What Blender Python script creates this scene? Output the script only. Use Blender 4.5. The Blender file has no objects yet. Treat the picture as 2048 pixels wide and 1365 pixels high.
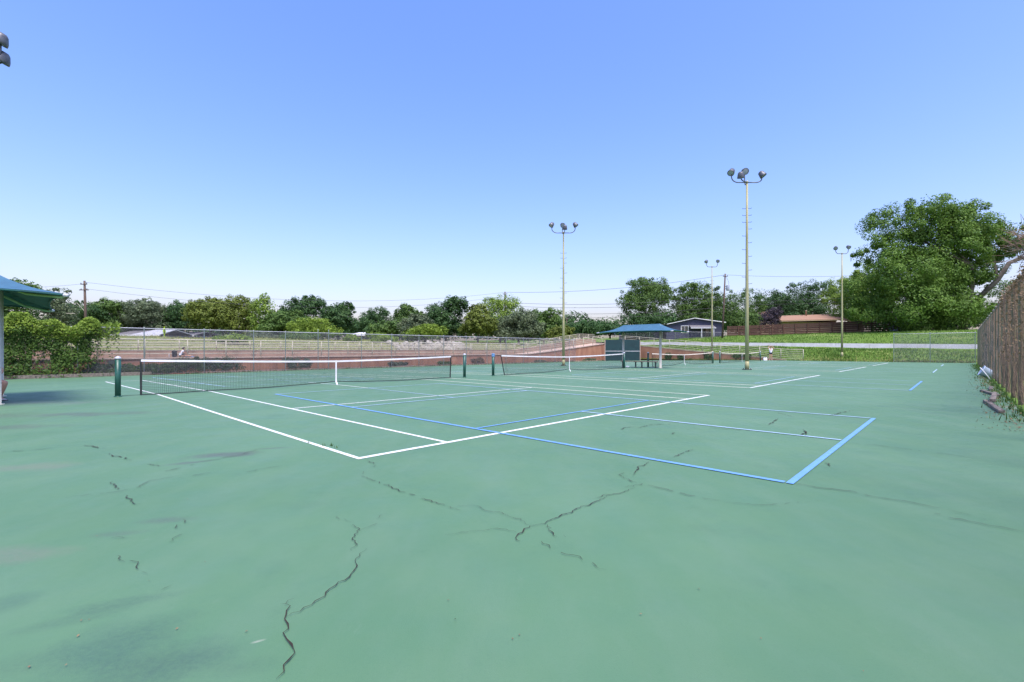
import bpy, bmesh, math, random
import numpy as np
from mathutils import Vector, Matrix
R = math.radians
scene = bpy.context.scene
COL = scene.collection

# ------------------------------------------------------------------ camera
cam_d = bpy.data.cameras.new('camera'); cam = bpy.data.objects.new('camera', cam_d); COL.objects.link(cam)
cam.location = (0, 0, 1.33); cam.rotation_euler = (R(90), 0, 0)
cam_d.sensor_width = 36; cam_d.lens = 945 / 2048 * 36; cam_d.shift_y = 17.07 / 2048
cam_d.clip_start = 0.05; cam_d.clip_end = 3000
scene.camera = cam
# ------------------------------------------------------------------ sky, sun, exposure
SUNV = Vector((0.3, -0.85, 1.9)).normalized()
elev = math.asin(SUNV.z)
w = bpy.data.worlds.new("World"); scene.world = w; w.use_nodes = True
nt = w.node_tree; bg = nt.nodes['Background']
sky = nt.nodes.new('ShaderNodeTexSky'); sky.sky_type = 'NISHITA'; sky.sun_disc = False
sky.sun_elevation = elev; sky.sun_rotation = math.atan2(SUNV.x, SUNV.y)
sky.air_density = 1.4; sky.dust_density = 3.0; sky.ozone_density = 3.0; sky.altitude = 150
hs = nt.nodes.new('ShaderNodeHueSaturation'); hs.inputs['Saturation'].default_value = 1.24; nt.links.new(sky.outputs[0], hs.inputs['Color'])
wb = nt.nodes.new('ShaderNodeMix'); wb.data_type = 'RGBA'; wb.blend_type = 'MULTIPLY'; wb.inputs['Factor'].default_value = 1
gm = nt.nodes.new('ShaderNodeGamma'); gm.inputs['Gamma'].default_value = 0.98; nt.links.new(hs.outputs[0], gm.inputs[0])
nt.links.new(gm.outputs[0], wb.inputs['A']); wb.inputs['B'].default_value = (.88, .78, 1.0, 1)      # the camera's white balance
nt.links.new(wb.outputs['Result'], bg.inputs[0]); bg.inputs[1].default_value = 0.15
sun_d = bpy.data.lights.new('sun', 'SUN'); sun = bpy.data.objects.new('sun', sun_d); COL.objects.link(sun)
sun_d.energy = 2.5; sun_d.angle = R(28); sun_d.color = (1, 0.95, 0.88)
sun.rotation_euler = SUNV.to_track_quat('Z', 'Y').to_euler()
vs = scene.view_settings; vs.view_transform = 'Standard'; vs.look = 'None'; vs.gamma = 1; vs.exposure = 1.08
vs.use_curve_mapping = False

# ------------------------------------------------------------------ court frame (u along the row of nets, v across them)
O = np.array([-10.47, 13.97]); AN = 0.809
U = np.array([math.cos(AN), math.sin(AN)]); V = np.array([math.sin(AN), -math.cos(AN)])
SL = 0.0155
F_, H_, YH = 945., 1.33, 699.6
def cz(v): return -SL * max(0.0, -v)
def P(u, v, z=0.0):
    p = O + U * u + V * v
    return Vector((p[0], p[1], z))
def C(u, v, dz=0.0): return P(u, v, cz(v) + dz)
def uv_of(X, Y):
    d = np.array([X, Y]) - O
    return float(d @ U), float(d @ V)
def at(px, Y): return (px - 1024) / F_ * Y          # world x seen at column px at depth Y
def zt(py, Y): return H_ + (YH - py) * Y / F_        # world z seen at row py at depth Y
def G(x, y):                                         # point of the court seen at a pixel of the survey
    d = np.array([(x - 1024) / F_, 1.0]); dy = -(y - YH) / F_
    t = H_ / -dy; p = d * t; v = (p - O) @ V
    if v < 0:
        t = (H_ + SL * (O @ V)) / (SL * (d @ V) - dy); p = d * t
    return uv_of(p[0], p[1])

# ------------------------------------------------------------------ helpers
def sm(t): t = min(1, max(0, t)); return t * t * (3 - 2 * t)
def tag(o, label=None, cat=None, group=None, kind=None):
    if label: o['label'] = label
    if cat: o['category'] = cat
    if group: o['group'] = group
    if kind: o['kind'] = kind
    return o
def thing(name, label, cat, loc=(0, 0, 0), rz=0, group=None):
    o = bpy.data.objects.new(name, None); COL.objects.link(o)
    o.location = loc; o.rotation_euler = (0, 0, rz); o.empty_display_size = .3
    return tag(o, label, cat, group)
def link(name, me, m=None, parent=None, loc=None):
    o = bpy.data.objects.new(name, me); COL.objects.link(o)
    if m is not None and len(me.materials) == 0: me.materials.append(m)
    if parent: o.parent = parent
    if loc is not None: o.location = loc
    return o
def obj(name, bm, m, parent=None, smooth=False, loc=None):
    me = bpy.data.meshes.new(name); bm.normal_update(); bm.to_mesh(me); bm.free()
    if smooth:
        me.polygons.foreach_set('use_smooth', [True] * len(me.polygons))
    return link(name, me, m, parent, loc)
def BM(): return bmesh.new()
def box(bm, c, s, rot=None, bev=0):
    r = bmesh.ops.create_cube(bm, size=1)
    M = Matrix.Translation(Vector(c)) @ (rot.to_4x4() if rot else Matrix()) @ Matrix.Diagonal((s[0], s[1], s[2], 1))
    bmesh.ops.transform(bm, matrix=M, verts=r['verts'])
    if bev:
        es = list({e for v in r['verts'] for e in v.link_edges})
        bmesh.ops.bevel(bm, geom=es, offset=bev, segments=1, affect='EDGES')
    return bm
def bar(bm, a, b, w, h=None, up=Vector((0, 0, 1))):
    "box beam from a to b"
    a = Vector(a); b = Vector(b); d = b - a; L = d.length
    if L < 1e-6: return bm
    x = d / L; y = up.cross(x)
    if y.length < 1e-4: y = Vector((0, 1, 0)).cross(x)
    y.normalize(); z = x.cross(y)
    rot = Matrix((x, y, z)).transposed()
    return box(bm, (a + b) / 2, (L, w, h or w), rot)
def tube(bm, pts, r, n=8, cap=True):
    "tube through points; r number or list"
    pts = [Vector(p) for p in pts]; N = len(pts)
    rs = r if isinstance(r, (list, tuple)) else [r] * N
    rings = []; ref = None
    for i, p in enumerate(pts):
        d = (pts[min(i + 1, N - 1)] - pts[max(i - 1, 0)]).normalized()
        if ref is None:
            ref = Vector((0, 0, 1)) if abs(d.z) < .9 else Vector((1, 0, 0))
        x = ref - d * ref.dot(d); x.normalize(); y = d.cross(x); ref = x
        rings.append([bm.verts.new(p + (x * math.cos(2 * math.pi * k / n) + y * math.sin(2 * math.pi * k / n)) * rs[i]) for k in range(n)])
    for i in range(N - 1):
        for k in range(n):
            bm.faces.new((rings[i][k], rings[i][(k + 1) % n], rings[i + 1][(k + 1) % n], rings[i + 1][k]))
    if cap:
        bm.faces.new(rings[0][::-1]); bm.faces.new(rings[-1])
    return bm
def lathe(bm, prof, n=16, M=None):
    rings = []
    for r, z in prof:
        rings.append([bm.verts.new((r * math.cos(2 * math.pi * k / n), r * math.sin(2 * math.pi * k / n), z)) for k in range(n)])
    for i in range(len(rings) - 1):
        for k in range(n):
            bm.faces.new((rings[i][k], rings[i][(k + 1) % n], rings[i + 1][(k + 1) % n], rings[i + 1][k]))
    if prof[0][0] > 1e-4: bm.faces.new(rings[0][::-1])
    if prof[-1][0] > 1e-4: bm.faces.new(rings[-1])
    if M: bmesh.ops.transform(bm, matrix=M, verts=[v for r in rings for v in r])
    return bm
def prism(bm, poly, d):
    "closed polygon (list of Vector) extruded by vector d"
    a = [bm.verts.new(p) for p in poly]; b = [bm.verts.new(Vector(p) + d) for p in poly]
    n = len(a)
    bm.faces.new(a); bm.faces.new(b[::-1])
    for i in range(n): bm.faces.new((a[i], b[i], b[(i + 1) % n], a[(i + 1) % n]))
    bmesh.ops.recalc_face_normals(bm, faces=bm.faces)
    return bm
def np_mesh(name, verts, faces_n, idx, m, parent=None, **kw):
    me = bpy.data.meshes.new(name)
    nv = len(verts); nf = len(idx) // faces_n
    me.vertices.add(nv); me.vertices.foreach_set('co', np.asarray(verts, dtype=np.float32).ravel())
    me.loops.add(len(idx)); me.loops.foreach_set('vertex_index', np.asarray(idx, dtype=np.int32))
    me.polygons.add(nf); me.polygons.foreach_set('loop_start', np.arange(0, len(idx), faces_n, dtype=np.int32))
    me.update(calc_edges=True); me.validate()
    return link(name, me, m, parent)

# ------------------------------------------------------------------ materials
def rgb(c): return (*c, 1)
def s2l(r, g, b):
    f = lambda c: (c / 255 / 12.92) if c <= 10 else ((c / 255 + .055) / 1.055) ** 2.4
    return (f(r), f(g), f(b))
MATS = {}
def mat(name, c1, c2=None, rough=.7, scale=4., detail=5., bump=0., bscale=None, metal=0., spec=.4, stretch=None, c3=None, t3=(.6, .75), s3=1.):
    m = bpy.data.materials.new(name); m.use_nodes = True; n = m.node_tree; L = n.links
    b = n.nodes['Principled BSDF']; b.inputs['Roughness'].default_value = rough; b.inputs['Metallic'].default_value = metal
    b.inputs['Specular IOR Level'].default_value = spec
    tc = n.nodes.new('ShaderNodeTexCoord'); mp = n.nodes.new('ShaderNodeMapping'); L.new(tc.outputs['Object'], mp.inputs[0])
    if stretch: mp.inputs['Scale'].default_value = stretch
    if c2 is None: c2 = tuple(x * .8 for x in c1)
    nz = n.nodes.new('ShaderNodeTexNoise'); nz.inputs['Scale'].default_value = scale; nz.inputs['Detail'].default_value = detail
    L.new(mp.outputs[0], nz.inputs['Vector'])
    cr = n.nodes.new('ShaderNodeValToRGB'); cr.color_ramp.elements[0].position = .35; cr.color_ramp.elements[1].position = .65
    cr.color_ramp.elements[0].color = rgb(c2); cr.color_ramp.elements[1].color = rgb(c1)
    L.new(nz.outputs['Fac'], cr.inputs[0]); out = cr.outputs[0]
    if c3:
        n3 = n.nodes.new('ShaderNodeTexNoise'); n3.inputs['Scale'].default_value = s3; n3.inputs['Detail'].default_value = 6
        n3.inputs['Roughness'].default_value = .65
        L.new(mp.outputs[0], n3.inputs['Vector'])
        mr = n.nodes.new('ShaderNodeMapRange'); mr.inputs['From Min'].default_value = t3[0]; mr.inputs['From Max'].default_value = t3[1]
        L.new(n3.outputs['Fac'], mr.inputs[0])
        mx = n.nodes.new('ShaderNodeMix'); mx.data_type = 'RGBA'; L.new(mr.outputs[0], mx.inputs['Factor'])
        L.new(out, mx.inputs['A']); mx.inputs['B'].default_value = rgb(c3); out = mx.outputs['Result']
    L.new(out, b.inputs['Base Color'])
    if bump:
        nb = n.nodes.new('ShaderNodeTexNoise'); nb.inputs['Scale'].default_value = bscale or scale * 6; nb.inputs['Detail'].default_value = 4
        L.new(mp.outputs[0], nb.inputs['Vector'])
        bp = n.nodes.new('ShaderNodeBump'); bp.inputs['Strength'].default_value = bump; bp.inputs['Distance'].default_value = .02
        L.new(nb.outputs['Fac'], bp.inputs['Height']); L.new(bp.outputs[0], b.inputs['Normal'])
    MATS[name] = m
    return m
def leafmat(name, dark, light, trans=.25, rough=.6):
    m = bpy.data.materials.new(name); m.use_nodes = True; n = m.node_tree; L = n.links
    b = n.nodes['Principled BSDF']; b.inputs['Roughness'].default_value = rough; b.inputs['Specular IOR Level'].default_value = .25
    g = n.nodes.new('ShaderNodeNewGeometry'); cr = n.nodes.new('ShaderNodeValToRGB')
    tc = n.nodes.new('ShaderNodeTexCoord'); nz = n.nodes.new('ShaderNodeTexNoise'); nz.inputs['Scale'].default_value = .45; nz.inputs['Detail'].default_value = 3
    L.new(tc.outputs['Object'], nz.inputs['Vector'])
    ad = n.nodes.new('ShaderNodeMath'); ad.operation = 'MULTIPLY_ADD'; L.new(g.outputs['Random Per Island'], ad.inputs[0])
    ad.inputs[1].default_value = .55; L.new(nz.outputs['Fac'], ad.inputs[2])
    cr.color_ramp.elements[0].position = .35; cr.color_ramp.elements[0].color = rgb(dark)
    cr.color_ramp.elements[1].position = 1.1 if False else 1.0; cr.color_ramp.elements[1].color = rgb(light)
    L.new(ad.outputs[0], cr.inputs[0]); L.new(cr.outputs[0], b.inputs['Base Color'])
    tr = n.nodes.new('ShaderNodeBsdfTranslucent'); L.new(cr.outputs[0], tr.inputs[0])
    mx = n.nodes.new('ShaderNodeMixShader'); mx.inputs[0].default_value = trans
    L.new(b.outputs[0], mx.inputs[1]); L.new(tr.outputs[0], mx.inputs[2])
    L.new(mx.outputs[0], n.nodes['Material Output'].inputs[0])
    return m

M_white = mat('white_line_paint', (.62, .64, .62), (.54, .58, .54), .6, 9, c3=(.30, .40, .34), t3=(.54, .72), s3=17)
M_cream = mat('cream_line_paint', (.58, .60, .48), (.50, .54, .42), .6, 6, c3=(.36, .44, .34), t3=(.55, .8), s3=9)
M_blue = mat('blue_line_paint', (.125, .29, .57), (.11, .26, .52), .6, 6, c3=(.13, .27, .30), t3=(.55, .72), s3=15)
M_blueold = mat('faded_blue_line_paint', (.33, .47, .60), (.27, .41, .50), .6, 4, c3=(.16, .3, .27), t3=(.55, .8), s3=7)
M_crack = mat('crack_dark', (.016, .014, .010), (.035, .027, .016), .95, 8)
M_crackedge = mat('crack_pale_edge', (.13, .21, .14), (.09, .17, .10), .9, 20)
M_galv = mat('galvanised_steel', (.52, .53, .57), (.42, .43, .47), .55, 9, metal=.15)
M_wire = mat('galvanised_wire', (.26, .26, .29), (.18, .18, .21), .6, 9, metal=.3)
M_rustwire = mat('rusty_brown_wire', (.23, .155, .10), (.14, .09, .06), .8, 6)
M_postgreen = mat('dark_green_enamel', (.012, .085, .062), (.009, .06, .045), .4, 9, spec=.5)
M_netblack = mat('black_netting', (.020, .025, .025), (.012, .016, .016), .8, 9)
M_tape = mat('white_vinyl_tape', (.74, .74, .75), (.62, .62, .64), .6, 3)
M_tapecream = mat('cream_vinyl_tape', (.78, .70, .60), (.66, .58, .5), .6, 3)
M_polecream = mat('cream_pole_paint', (.36, .345, .175), (.29, .28, .145), .55, 1.2, c3=(.28, .2, .12), t3=(.66, .8), s3=3)
M_polegrey = mat('weathered_cream_pole', (.36, .35, .27), (.29, .29, .23), .55, 1.5)
M_lamp = mat('lamp_housing_grey', (.13, .14, .16), (.08, .085, .1), .45, 7, metal=.3)
M_lens = mat('lamp_glass', (.32, .36, .40), (.26, .30, .34), .12, 7, spec=.8)
M_rail = mat('cream_railing_paint', (.44, .42, .31), (.36, .34, .26), .6, 2, c3=(.3, .24, .17), t3=(.62, .8), s3=3)
M_stucco = mat('red_brown_stucco', (.37, .195, .115), (.27, .13, .08), .9, 1.1, bump=.5, bscale=14, stretch=(1, 1, .35), c3=(.17, .10, .075), t3=(.57, .76), s3=.9)
M_stucco2 = mat('dusty_brown_stucco', (.31, .215, .155), (.24, .165, .12), .9, 1.3, bump=.5, bscale=14, stretch=(1, 1, .35), c3=(.12, .085, .065), t3=(.55, .72), s3=1.1)
M_cap = mat('pinkish_concrete', (.50, .39, .31), (.40, .30, .24), .85, 3, bump=.3, c3=(.22, .17, .13), t3=(.6, .78), s3=2)
M_conc = mat('pale_concrete', (.76, .73, .73), (.66, .63, .62), .85, 2, bump=.2, c3=(.36, .34, .32), t3=(.6, .8), s3=1.5)
M_shade = mat('blue_shade_cloth', (.040, .125, .20), (.032, .10, .165), .75, 3, bump=.15)
M_shadein = mat('green_shade_cloth', (.012, .09, .085), (.008, .06, .06), .8, 3)
M_shadepost = mat('cream_white_post', (.66, .63, .50), (.56, .54, .42), .55, 2)
M_rafter = mat('pale_green_rafter', (.22, .36, .16), (.18, .3, .13), .55, 2)
M_board = mat('hitting_board_green', (.008, .040, .044), (.006, .030, .034), .6, 1.2, c3=(.04, .10, .095), t3=(.6, .8), s3=2)
M_timber = mat('weathered_timber', (.22, .19, .155), (.10, .085, .07), .9, 3, bump=.5, stretch=(1, 6, 6), c3=(.34, .3, .25), t3=(.58, .75), s3=4)
M_benchtop = mat('bench_wood', (.34, .25, .18), (.26, .19, .13), .8, 4)
M_metaldark = mat('dark_metal', (.04, .05, .05), (.03, .035, .035), .6, 5)
M_fencewood = mat('brown_fence_boards', (.115, .058, .042), (.075, .038, .028), .85, 2, stretch=(3, 3, 12), bump=.2, c3=(.19, .12, .085), t3=(.6, .8), s3=2)
M_house = mat('slate_blue_siding', (.060, .064, .105), (.050, .053, .088), .8, 2)
M_trim = mat('white_trim_paint', (.66, .67, .68), (.56, .57, .58), .6, 3)
M_roofgrey = mat('grey_roof_shingle', (.17, .165, .175), (.12, .118, .125), .9, 5)
M_roofbrown = mat('brown_roof_shingle', (.30, .18, .115), (.235, .14, .09), .9, 3, stretch=(1, 1, 6))
M_glass = mat('window_glass', (.05, .065, .06), (.03, .04, .04), .08, 2, spec=.8)
M_tan = mat('tan_siding', (.42, .33, .22), (.34, .26, .17), .85, 2)
M_wood = mat('utility_pole_wood', (.12, .085, .065), (.075, .055, .045), .9, 2, stretch=(4, 4, .6))
M_cable = mat('black_cable', (.05, .05, .055), None, .6, 2)
M_bark = mat('tree_bark', (.17, .14, .11), (.085, .07, .055), .95, 3, bump=.6)
M_barkpale = mat('pale_tree_bark', (.17, .145, .12), (.10, .085, .07), .95, 2, bump=.6)
M_yell = mat('fluorescent_sign', (.62, .85, .02), (.56, .8, .02), .5, 2)
M_black = mat('sign_black', (.015, .015, .015), None, .6, 2)
M_skin = mat('skin', (.56, .32, .22), (.50, .27, .18), .55, 4)
M_cloth_w = mat('white_cloth', (.70, .72, .78), (.60, .62, .68), .85, 6)
M_cloth_n = mat('navy_cloth', (.014, .020, .060), (.010, .014, .04), .9, 6)
M_cloth_k = mat('black_cloth', (.018, .018, .02), None, .9, 6)
M_shoe = mat('shoe_white', (.62, .58, .58), (.5, .46, .46), .6, 9)
M_sole = mat('shoe_sole', (.04, .035, .04), None, .7, 9)
M_hair = mat('auburn_hair', (.17, .055, .025), (.10, .03, .015), .6, 9)
M_hair2 = mat('dark_hair', (.035, .025, .022), None, .6, 9)
M_bucket = mat('pale_blue_plastic', (.48, .56, .68), (.40, .48, .60), .35, 3)
M_rock = mat('limestone', (.40, .38, .33), (.25, .23, .19), .95, 1.2, bump=.5, c3=(.12, .1, .085), t3=(.6, .75), s3=1.5)
M_dirt = mat('dirt', (.20, .145, .10), (.13, .095, .065), .95, 2, bump=.4)
L_mid = leafmat('foliage_mid', (0.035, 0.084, 0.020), (0.119, 0.206, 0.044))
L_dark = leafmat('foliage_dark', (0.020, 0.058, 0.020), (0.065, 0.138, 0.037))
L_olive = leafmat('foliage_olive', (0.065, 0.102, 0.017), (0.169, 0.219, 0.037))
L_grey = leafmat('foliage_grey', (0.052, 0.087, 0.043), (0.150, 0.194, 0.100))
L_light = leafmat('foliage_light', (0.080, 0.152, 0.022), (0.237, 0.350, 0.056), .32)
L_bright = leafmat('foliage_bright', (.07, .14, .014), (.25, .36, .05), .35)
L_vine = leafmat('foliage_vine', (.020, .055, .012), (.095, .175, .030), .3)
L_dry = leafmat('foliage_dry', (.10, .065, .035), (.26, .18, .10), .15)
L_purple = leafmat('foliage_purple', (.022, .018, .028), (.07, .055, .07), .15)
L_grass = leafmat('grass_blades', (.05, .12, .015), (.145, .25, .042), .25)
L_straw = leafmat('straw_blades', (.13, .16, .03), (.33, .33, .11), .25)

def grassmat(name, a, b, c):
    return mat(name, a, b, .95, 1.3, 8, bump=.8, bscale=9, spec=.1, c3=c, t3=(.52, .68), s3=.22)
M_grass = grassmat('bank_grass', (.11, .19, .032), (.07, .13, .022), (.165, .21, .06))
M_field = grassmat('field_grass', (.20, .225, .075), (.12, .155, .045), (.27, .26, .13))

# court paint: green acrylic with wear, dust and a few measured stains
def courtmat():
    m = bpy.data.materials.new('court_acrylic'); m.use_nodes = True; n = m.node_tree; L = n.links
    b = n.nodes['Principled BSDF']; b.inputs['Roughness'].default_value = .62; b.inputs['Specular IOR Level'].default_value = .6
    tc = n.nodes.new('ShaderNodeTexCoord').outputs['Object']
    def noise(sc, det=5, ro=.55, st=None):
        v = tc
        if st:
            mp = n.nodes.new('ShaderNodeMapping'); mp.inputs['Scale'].default_value = st[:3]; mp.inputs['Rotation'].default_value = (0, 0, st[3]); L.new(tc, mp.inputs[0]); v = mp.outputs[0]
        z = n.nodes.new('ShaderNodeTexNoise'); z.inputs['Scale'].default_value = sc; z.inputs['Detail'].default_value = det; z.inputs['Roughness'].default_value = ro
        L.new(v, z.inputs['Vector']); return z.outputs['Fac']
    def rng(x, a, c, lo=0., hi=1.):
        r = n.nodes.new('ShaderNodeMapRange'); r.inputs['From Min'].default_value = a; r.inputs['From Max'].default_value = c
        r.inputs['To Min'].default_value = lo; r.inputs['To Max'].default_value = hi; L.new(x, r.inputs[0]); return r.outputs[0]
    def mix(f, A, B):
        x = n.nodes.new('ShaderNodeMix'); x.data_type = 'RGBA'
        if isinstance(f, float): x.inputs['Factor'].default_value = f
        else: L.new(f, x.inputs['Factor'])
        if isinstance(A, tuple): x.inputs['A'].default_value = rgb(A)
        else: L.new(A, x.inputs['A'])
        if isinstance(B, tuple): x.inputs['B'].default_value = rgb(B)
        else: L.new(B, x.inputs['B'])
        return x.outputs['Result']
    def math_(op, a, c):
        x = n.nodes.new('ShaderNodeMath'); x.operation = op
        for i, q in enumerate((a, c)):
            if isinstance(q, (int, float)): x.inputs[i].default_value = q
            else: L.new(q, x.inputs[i])
        return x.outputs[0]
    col = mix(rng(noise(.35, 6), .35, .68), COURT_A, COURT_B)
    col = mix(rng(noise(1.6, 8, .65, (1, .35, 1, AN)), .45, .72, 0, .40), col, COURT_C)      # long pale scuffs
    col = mix(rng(noise(60, 3), .56, .75, 0, .10), col, (.03, .08, .05))                    # fine grit
    col = mix(rng(noise(3.1, 10, .8), .60, .82, 0, .35), col, (.085, .16, .10))
    col = mix(rng(noise(.9, 9, .72), .56, .74, 0, .38), col, (.042, .105, .060))               # darker damp patches
    col = mix(rng(noise(7, 8, .8, (1, .5, 1, .5)), .60, .74, 0, .35), col, (.12, .20, .13))   # worn pale flecks
    col = mix(rng(noise(130, 2), .62, .72, 0, .25), col, (.03, .07, .045))
    col = mix(rng(noise(26, 5, .85), .66, .72, 0, .45), col, (.030, .075, .045))              # dark specks
    col = mix(rng(noise(19, 5, .85, (1, 1, 1, 1.2)), .68, .73, 0, .5), col, (.17, .27, .19))  # pale specks
    geo = n.nodes.new('ShaderNodeSeparateXYZ'); L.new(tc, geo.inputs[0])
    warp = noise(1.7, 6, .6)
    # stains: (px, py, length, width, colour, strength, angle)
    for px, py, l, wd, c, k, an in STAINS:
        u, v = G(px, py); p = P(u, v)
        mp = n.nodes.new('ShaderNodeMapping'); mp.vector_type = 'TEXTURE'; mp.inputs['Location'].default_value = (p.x, p.y, 0)
        mp.inputs['Rotation'].default_value = (0, 0, an); mp.inputs['Scale'].default_value = (l * 1.25, wd * 1.25, 50)
        L.new(tc, mp.inputs[0])
        ln = n.nodes.new('ShaderNodeVectorMath'); ln.operation = 'LENGTH'; L.new(mp.outputs[0], ln.inputs[0])
        d = math_('ADD', ln.outputs['Value'], math_('MULTIPLY', math_('SUBTRACT', warp, .5), 2.4))
        f = rng(d, 1.0, .25, 0, min(1., k * 1.2))
        gr = rng(noise(30, 9, .9), .40, .60, .3, 1)
        col = mix(math_('MULTIPLY', f, gr), col, c)
    L.new(col, b.inputs['Base Color'])
    L.new(rng(noise(2, 4), .3, .7, .52, .72), b.inputs['Roughness'])
    bp = n.nodes.new('ShaderNodeBump'); bp.inputs['Strength'].default_value = .25; bp.inputs['Distance'].default_value = .004
    L.new(noise(180, 3), bp.inputs['Height']); L.new(bp.outputs[0], b.inputs['Normal'])
    return m
COURT_A = (.062, .151, .070); COURT_B = (.079, .174, .086); COURT_C = (.108, .188, .118)
GREYS = (.062, .070, .062); PINK = (.14, .15, .11); TEAL = (.038, .088, .058)
STAINS = [(195, 828, 1.2, .30, GREYS, .55, .1), (30, 855, .9, .3, GREYS, .5, .1), (30, 832, 1.3, .45, GREYS, .4, 0.), (60, 806, 1.8, .5, (.11, .14, .125), .6, 0.),
          (460, 910, .42, .17, GREYS, .85, .35), (390, 925, .25, .08, GREYS, .7, .5), (545, 897, .25, .05, GREYS, .6, .3), (60, 935, .5, .2, PINK, .55, .1), (20, 1110, .35, .14, PINK, .5, .1),
          (340, 1040, .22, .07, GREYS, .45, .2), (235, 1068, .2, .06, GREYS, .35, .2), (240, 1285, .26, .2, TEAL, .6, .6), (330, 1320, .25, .12, TEAL, .55, .4),
          (310, 1345, .4, .1, TEAL, .5, .4), (120, 1245, .25, .06, TEAL, .35, .5), (480, 1335, .2, .08, TEAL, .35, .3), (250, 1205, .22, .05, TEAL, .4, .4),
          (517, 1283, .030, .010, (.3, .32, .25), .7, .5), (1000, 806, 1.3, .25, (.08, .17, .11), .5, 0.), (1520, 800, 1.1, .25, (.08, .17, .11), .4, 0.), (1725, 748, 1.2, .4, (.08, .16, .11), .5, 0.),
          (60, 1330, .3, .12, TEAL, .3, .3), (20, 1205, .12, .12, TEAL, .4, .3), (2000, 792, .5, .25, (.3, .31, .25), .5, .8), (1990, 780, .4, .25, (.3, .31, .25), .5, .8), (2025, 815, .4, .2, (.3, .29, .22), .5, .8)]
M_court = courtmat()

# ------------------------------------------------------------------ terrain and sheets
UL, UR, VB, VF = -6.5, 61.6, -21.15, 18.15
rnd = random.Random(5)
def grid(name, us, vv, zf, m, kind='structure', parent=None):
    verts = []; idx = []
    for v in vv:
        for u in us:
            p = P(u, v, zf(u, v)); verts.append(tuple(p))
    n = len(us)
    for j in range(len(vv) - 1):
        for i in range(n - 1):
            a = j * n + i
            idx += [a, a + n, a + n + 1, a + 1]
    o = np_mesh(name, np.array(verts), 4, idx, m)
    o.data.polygons.foreach_set('use_smooth', [True] * len(o.data.polygons))
    bm = bmesh.new(); bm.from_mesh(o.data); bmesh.ops.recalc_face_normals(bm, faces=bm.faces)
    if bm.faces[0].normal.z < 0: bmesh.ops.reverse_faces(bm, faces=bm.faces)
    bm.to_mesh(o.data); bm.free()
    if kind: o['kind'] = kind
    return o
def lin(a, b, n): return [a + (b - a) * i / (n - 1) for i in range(n)]
from mathutils import noise as mn
def wob(u, v, s=.12, a=.25): return (mn.noise(Vector((u * s, v * s, 3.3))) ) * a
def z_back(u, v):                       # behind the upper retaining wall
    d = -25.7 - v
    z = 1.22 + 1.42 * sm(d / 20) + wob(u, v) * sm(d / 4)
    z += sm((u - 48) / 12) * 1.3 * (1 - sm((d - 3) / 8))
    if d > 60: z += (d - 60) * .012
    return z
def z_end(u, v):                        # beyond the far end of the courts
    d = u - 61.8
    k = (12 - v) / 36                   # 0 at right, 1 at the far left
    zw = 1.36 + .62 * k
    if d < 10.4: z = -.03 + (zw + .03) * sm(max(0, d) / 10.4) ** .9
    else: z = zw + .55 + (3.9 - zw - .55 + .35 * (1 - k)) * sm((d - 10.9) / 24)
    if d > 36: z += (d - 36) * .03
    return z + wob(u, v, .2, .18) * sm(d / 3)
def z_side(u, v): return -.03 + wob(u, v, .1, .12) * sm((v - 18.2) / 4)
court = grid('court_surface', lin(UL, UR, 60), lin(VB, 0, 16) + lin(0, VF, 14)[1:], lambda u, v: cz(v), M_court)
grid('ground', lin(-400, 500, 12), lin(-500, 400, 12), lambda u, v: -.75, M_dirt)
grid('dirt_strip', lin(-40, 62, 40), [-25.8, -23, -21.14], lambda u, v: cz(v) - .03, M_dirt)
grid('side_ground', lin(-40, UL + .02, 10), lin(VB, 40, 20), lambda u, v: -.06 + (cz(v) if v < 0 else 0), M_grass)
grid('side_grass', lin(UL, UR + .2, 40), lin(VF - .02, 90, 34), z_side, M_grass)
grid('grass_bank', lin(61.55, 140, 70), lin(-24.9, 95, 60), z_end, M_grass)
grid('grass_field', lin(-130, 61.9, 60), [-25.7, -26.5, -27.5] + lin(-29, -220, 50), z_back, M_field)
def z_corner(u, v): return max(z_end(u, -24.9), z_back(u, v)) if v > -60 else max(z_end(u, -24.9), z_back(u, v))
grid('grass_slope', lin(61.85, 320, 50), lin(-24.85, -220, 45), z_corner, M_grass)
def ground_z(X, Y):
    u, v = uv_of(X, Y)
    if v < -24.9 and u > 61.8: return z_corner(u, v)
    if v < -25.7: return z_back(u, v)
    if u > 61.6: return z_end(u, v)
    if v > 18.2: return z_side(u, v)
    return cz(v)

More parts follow.
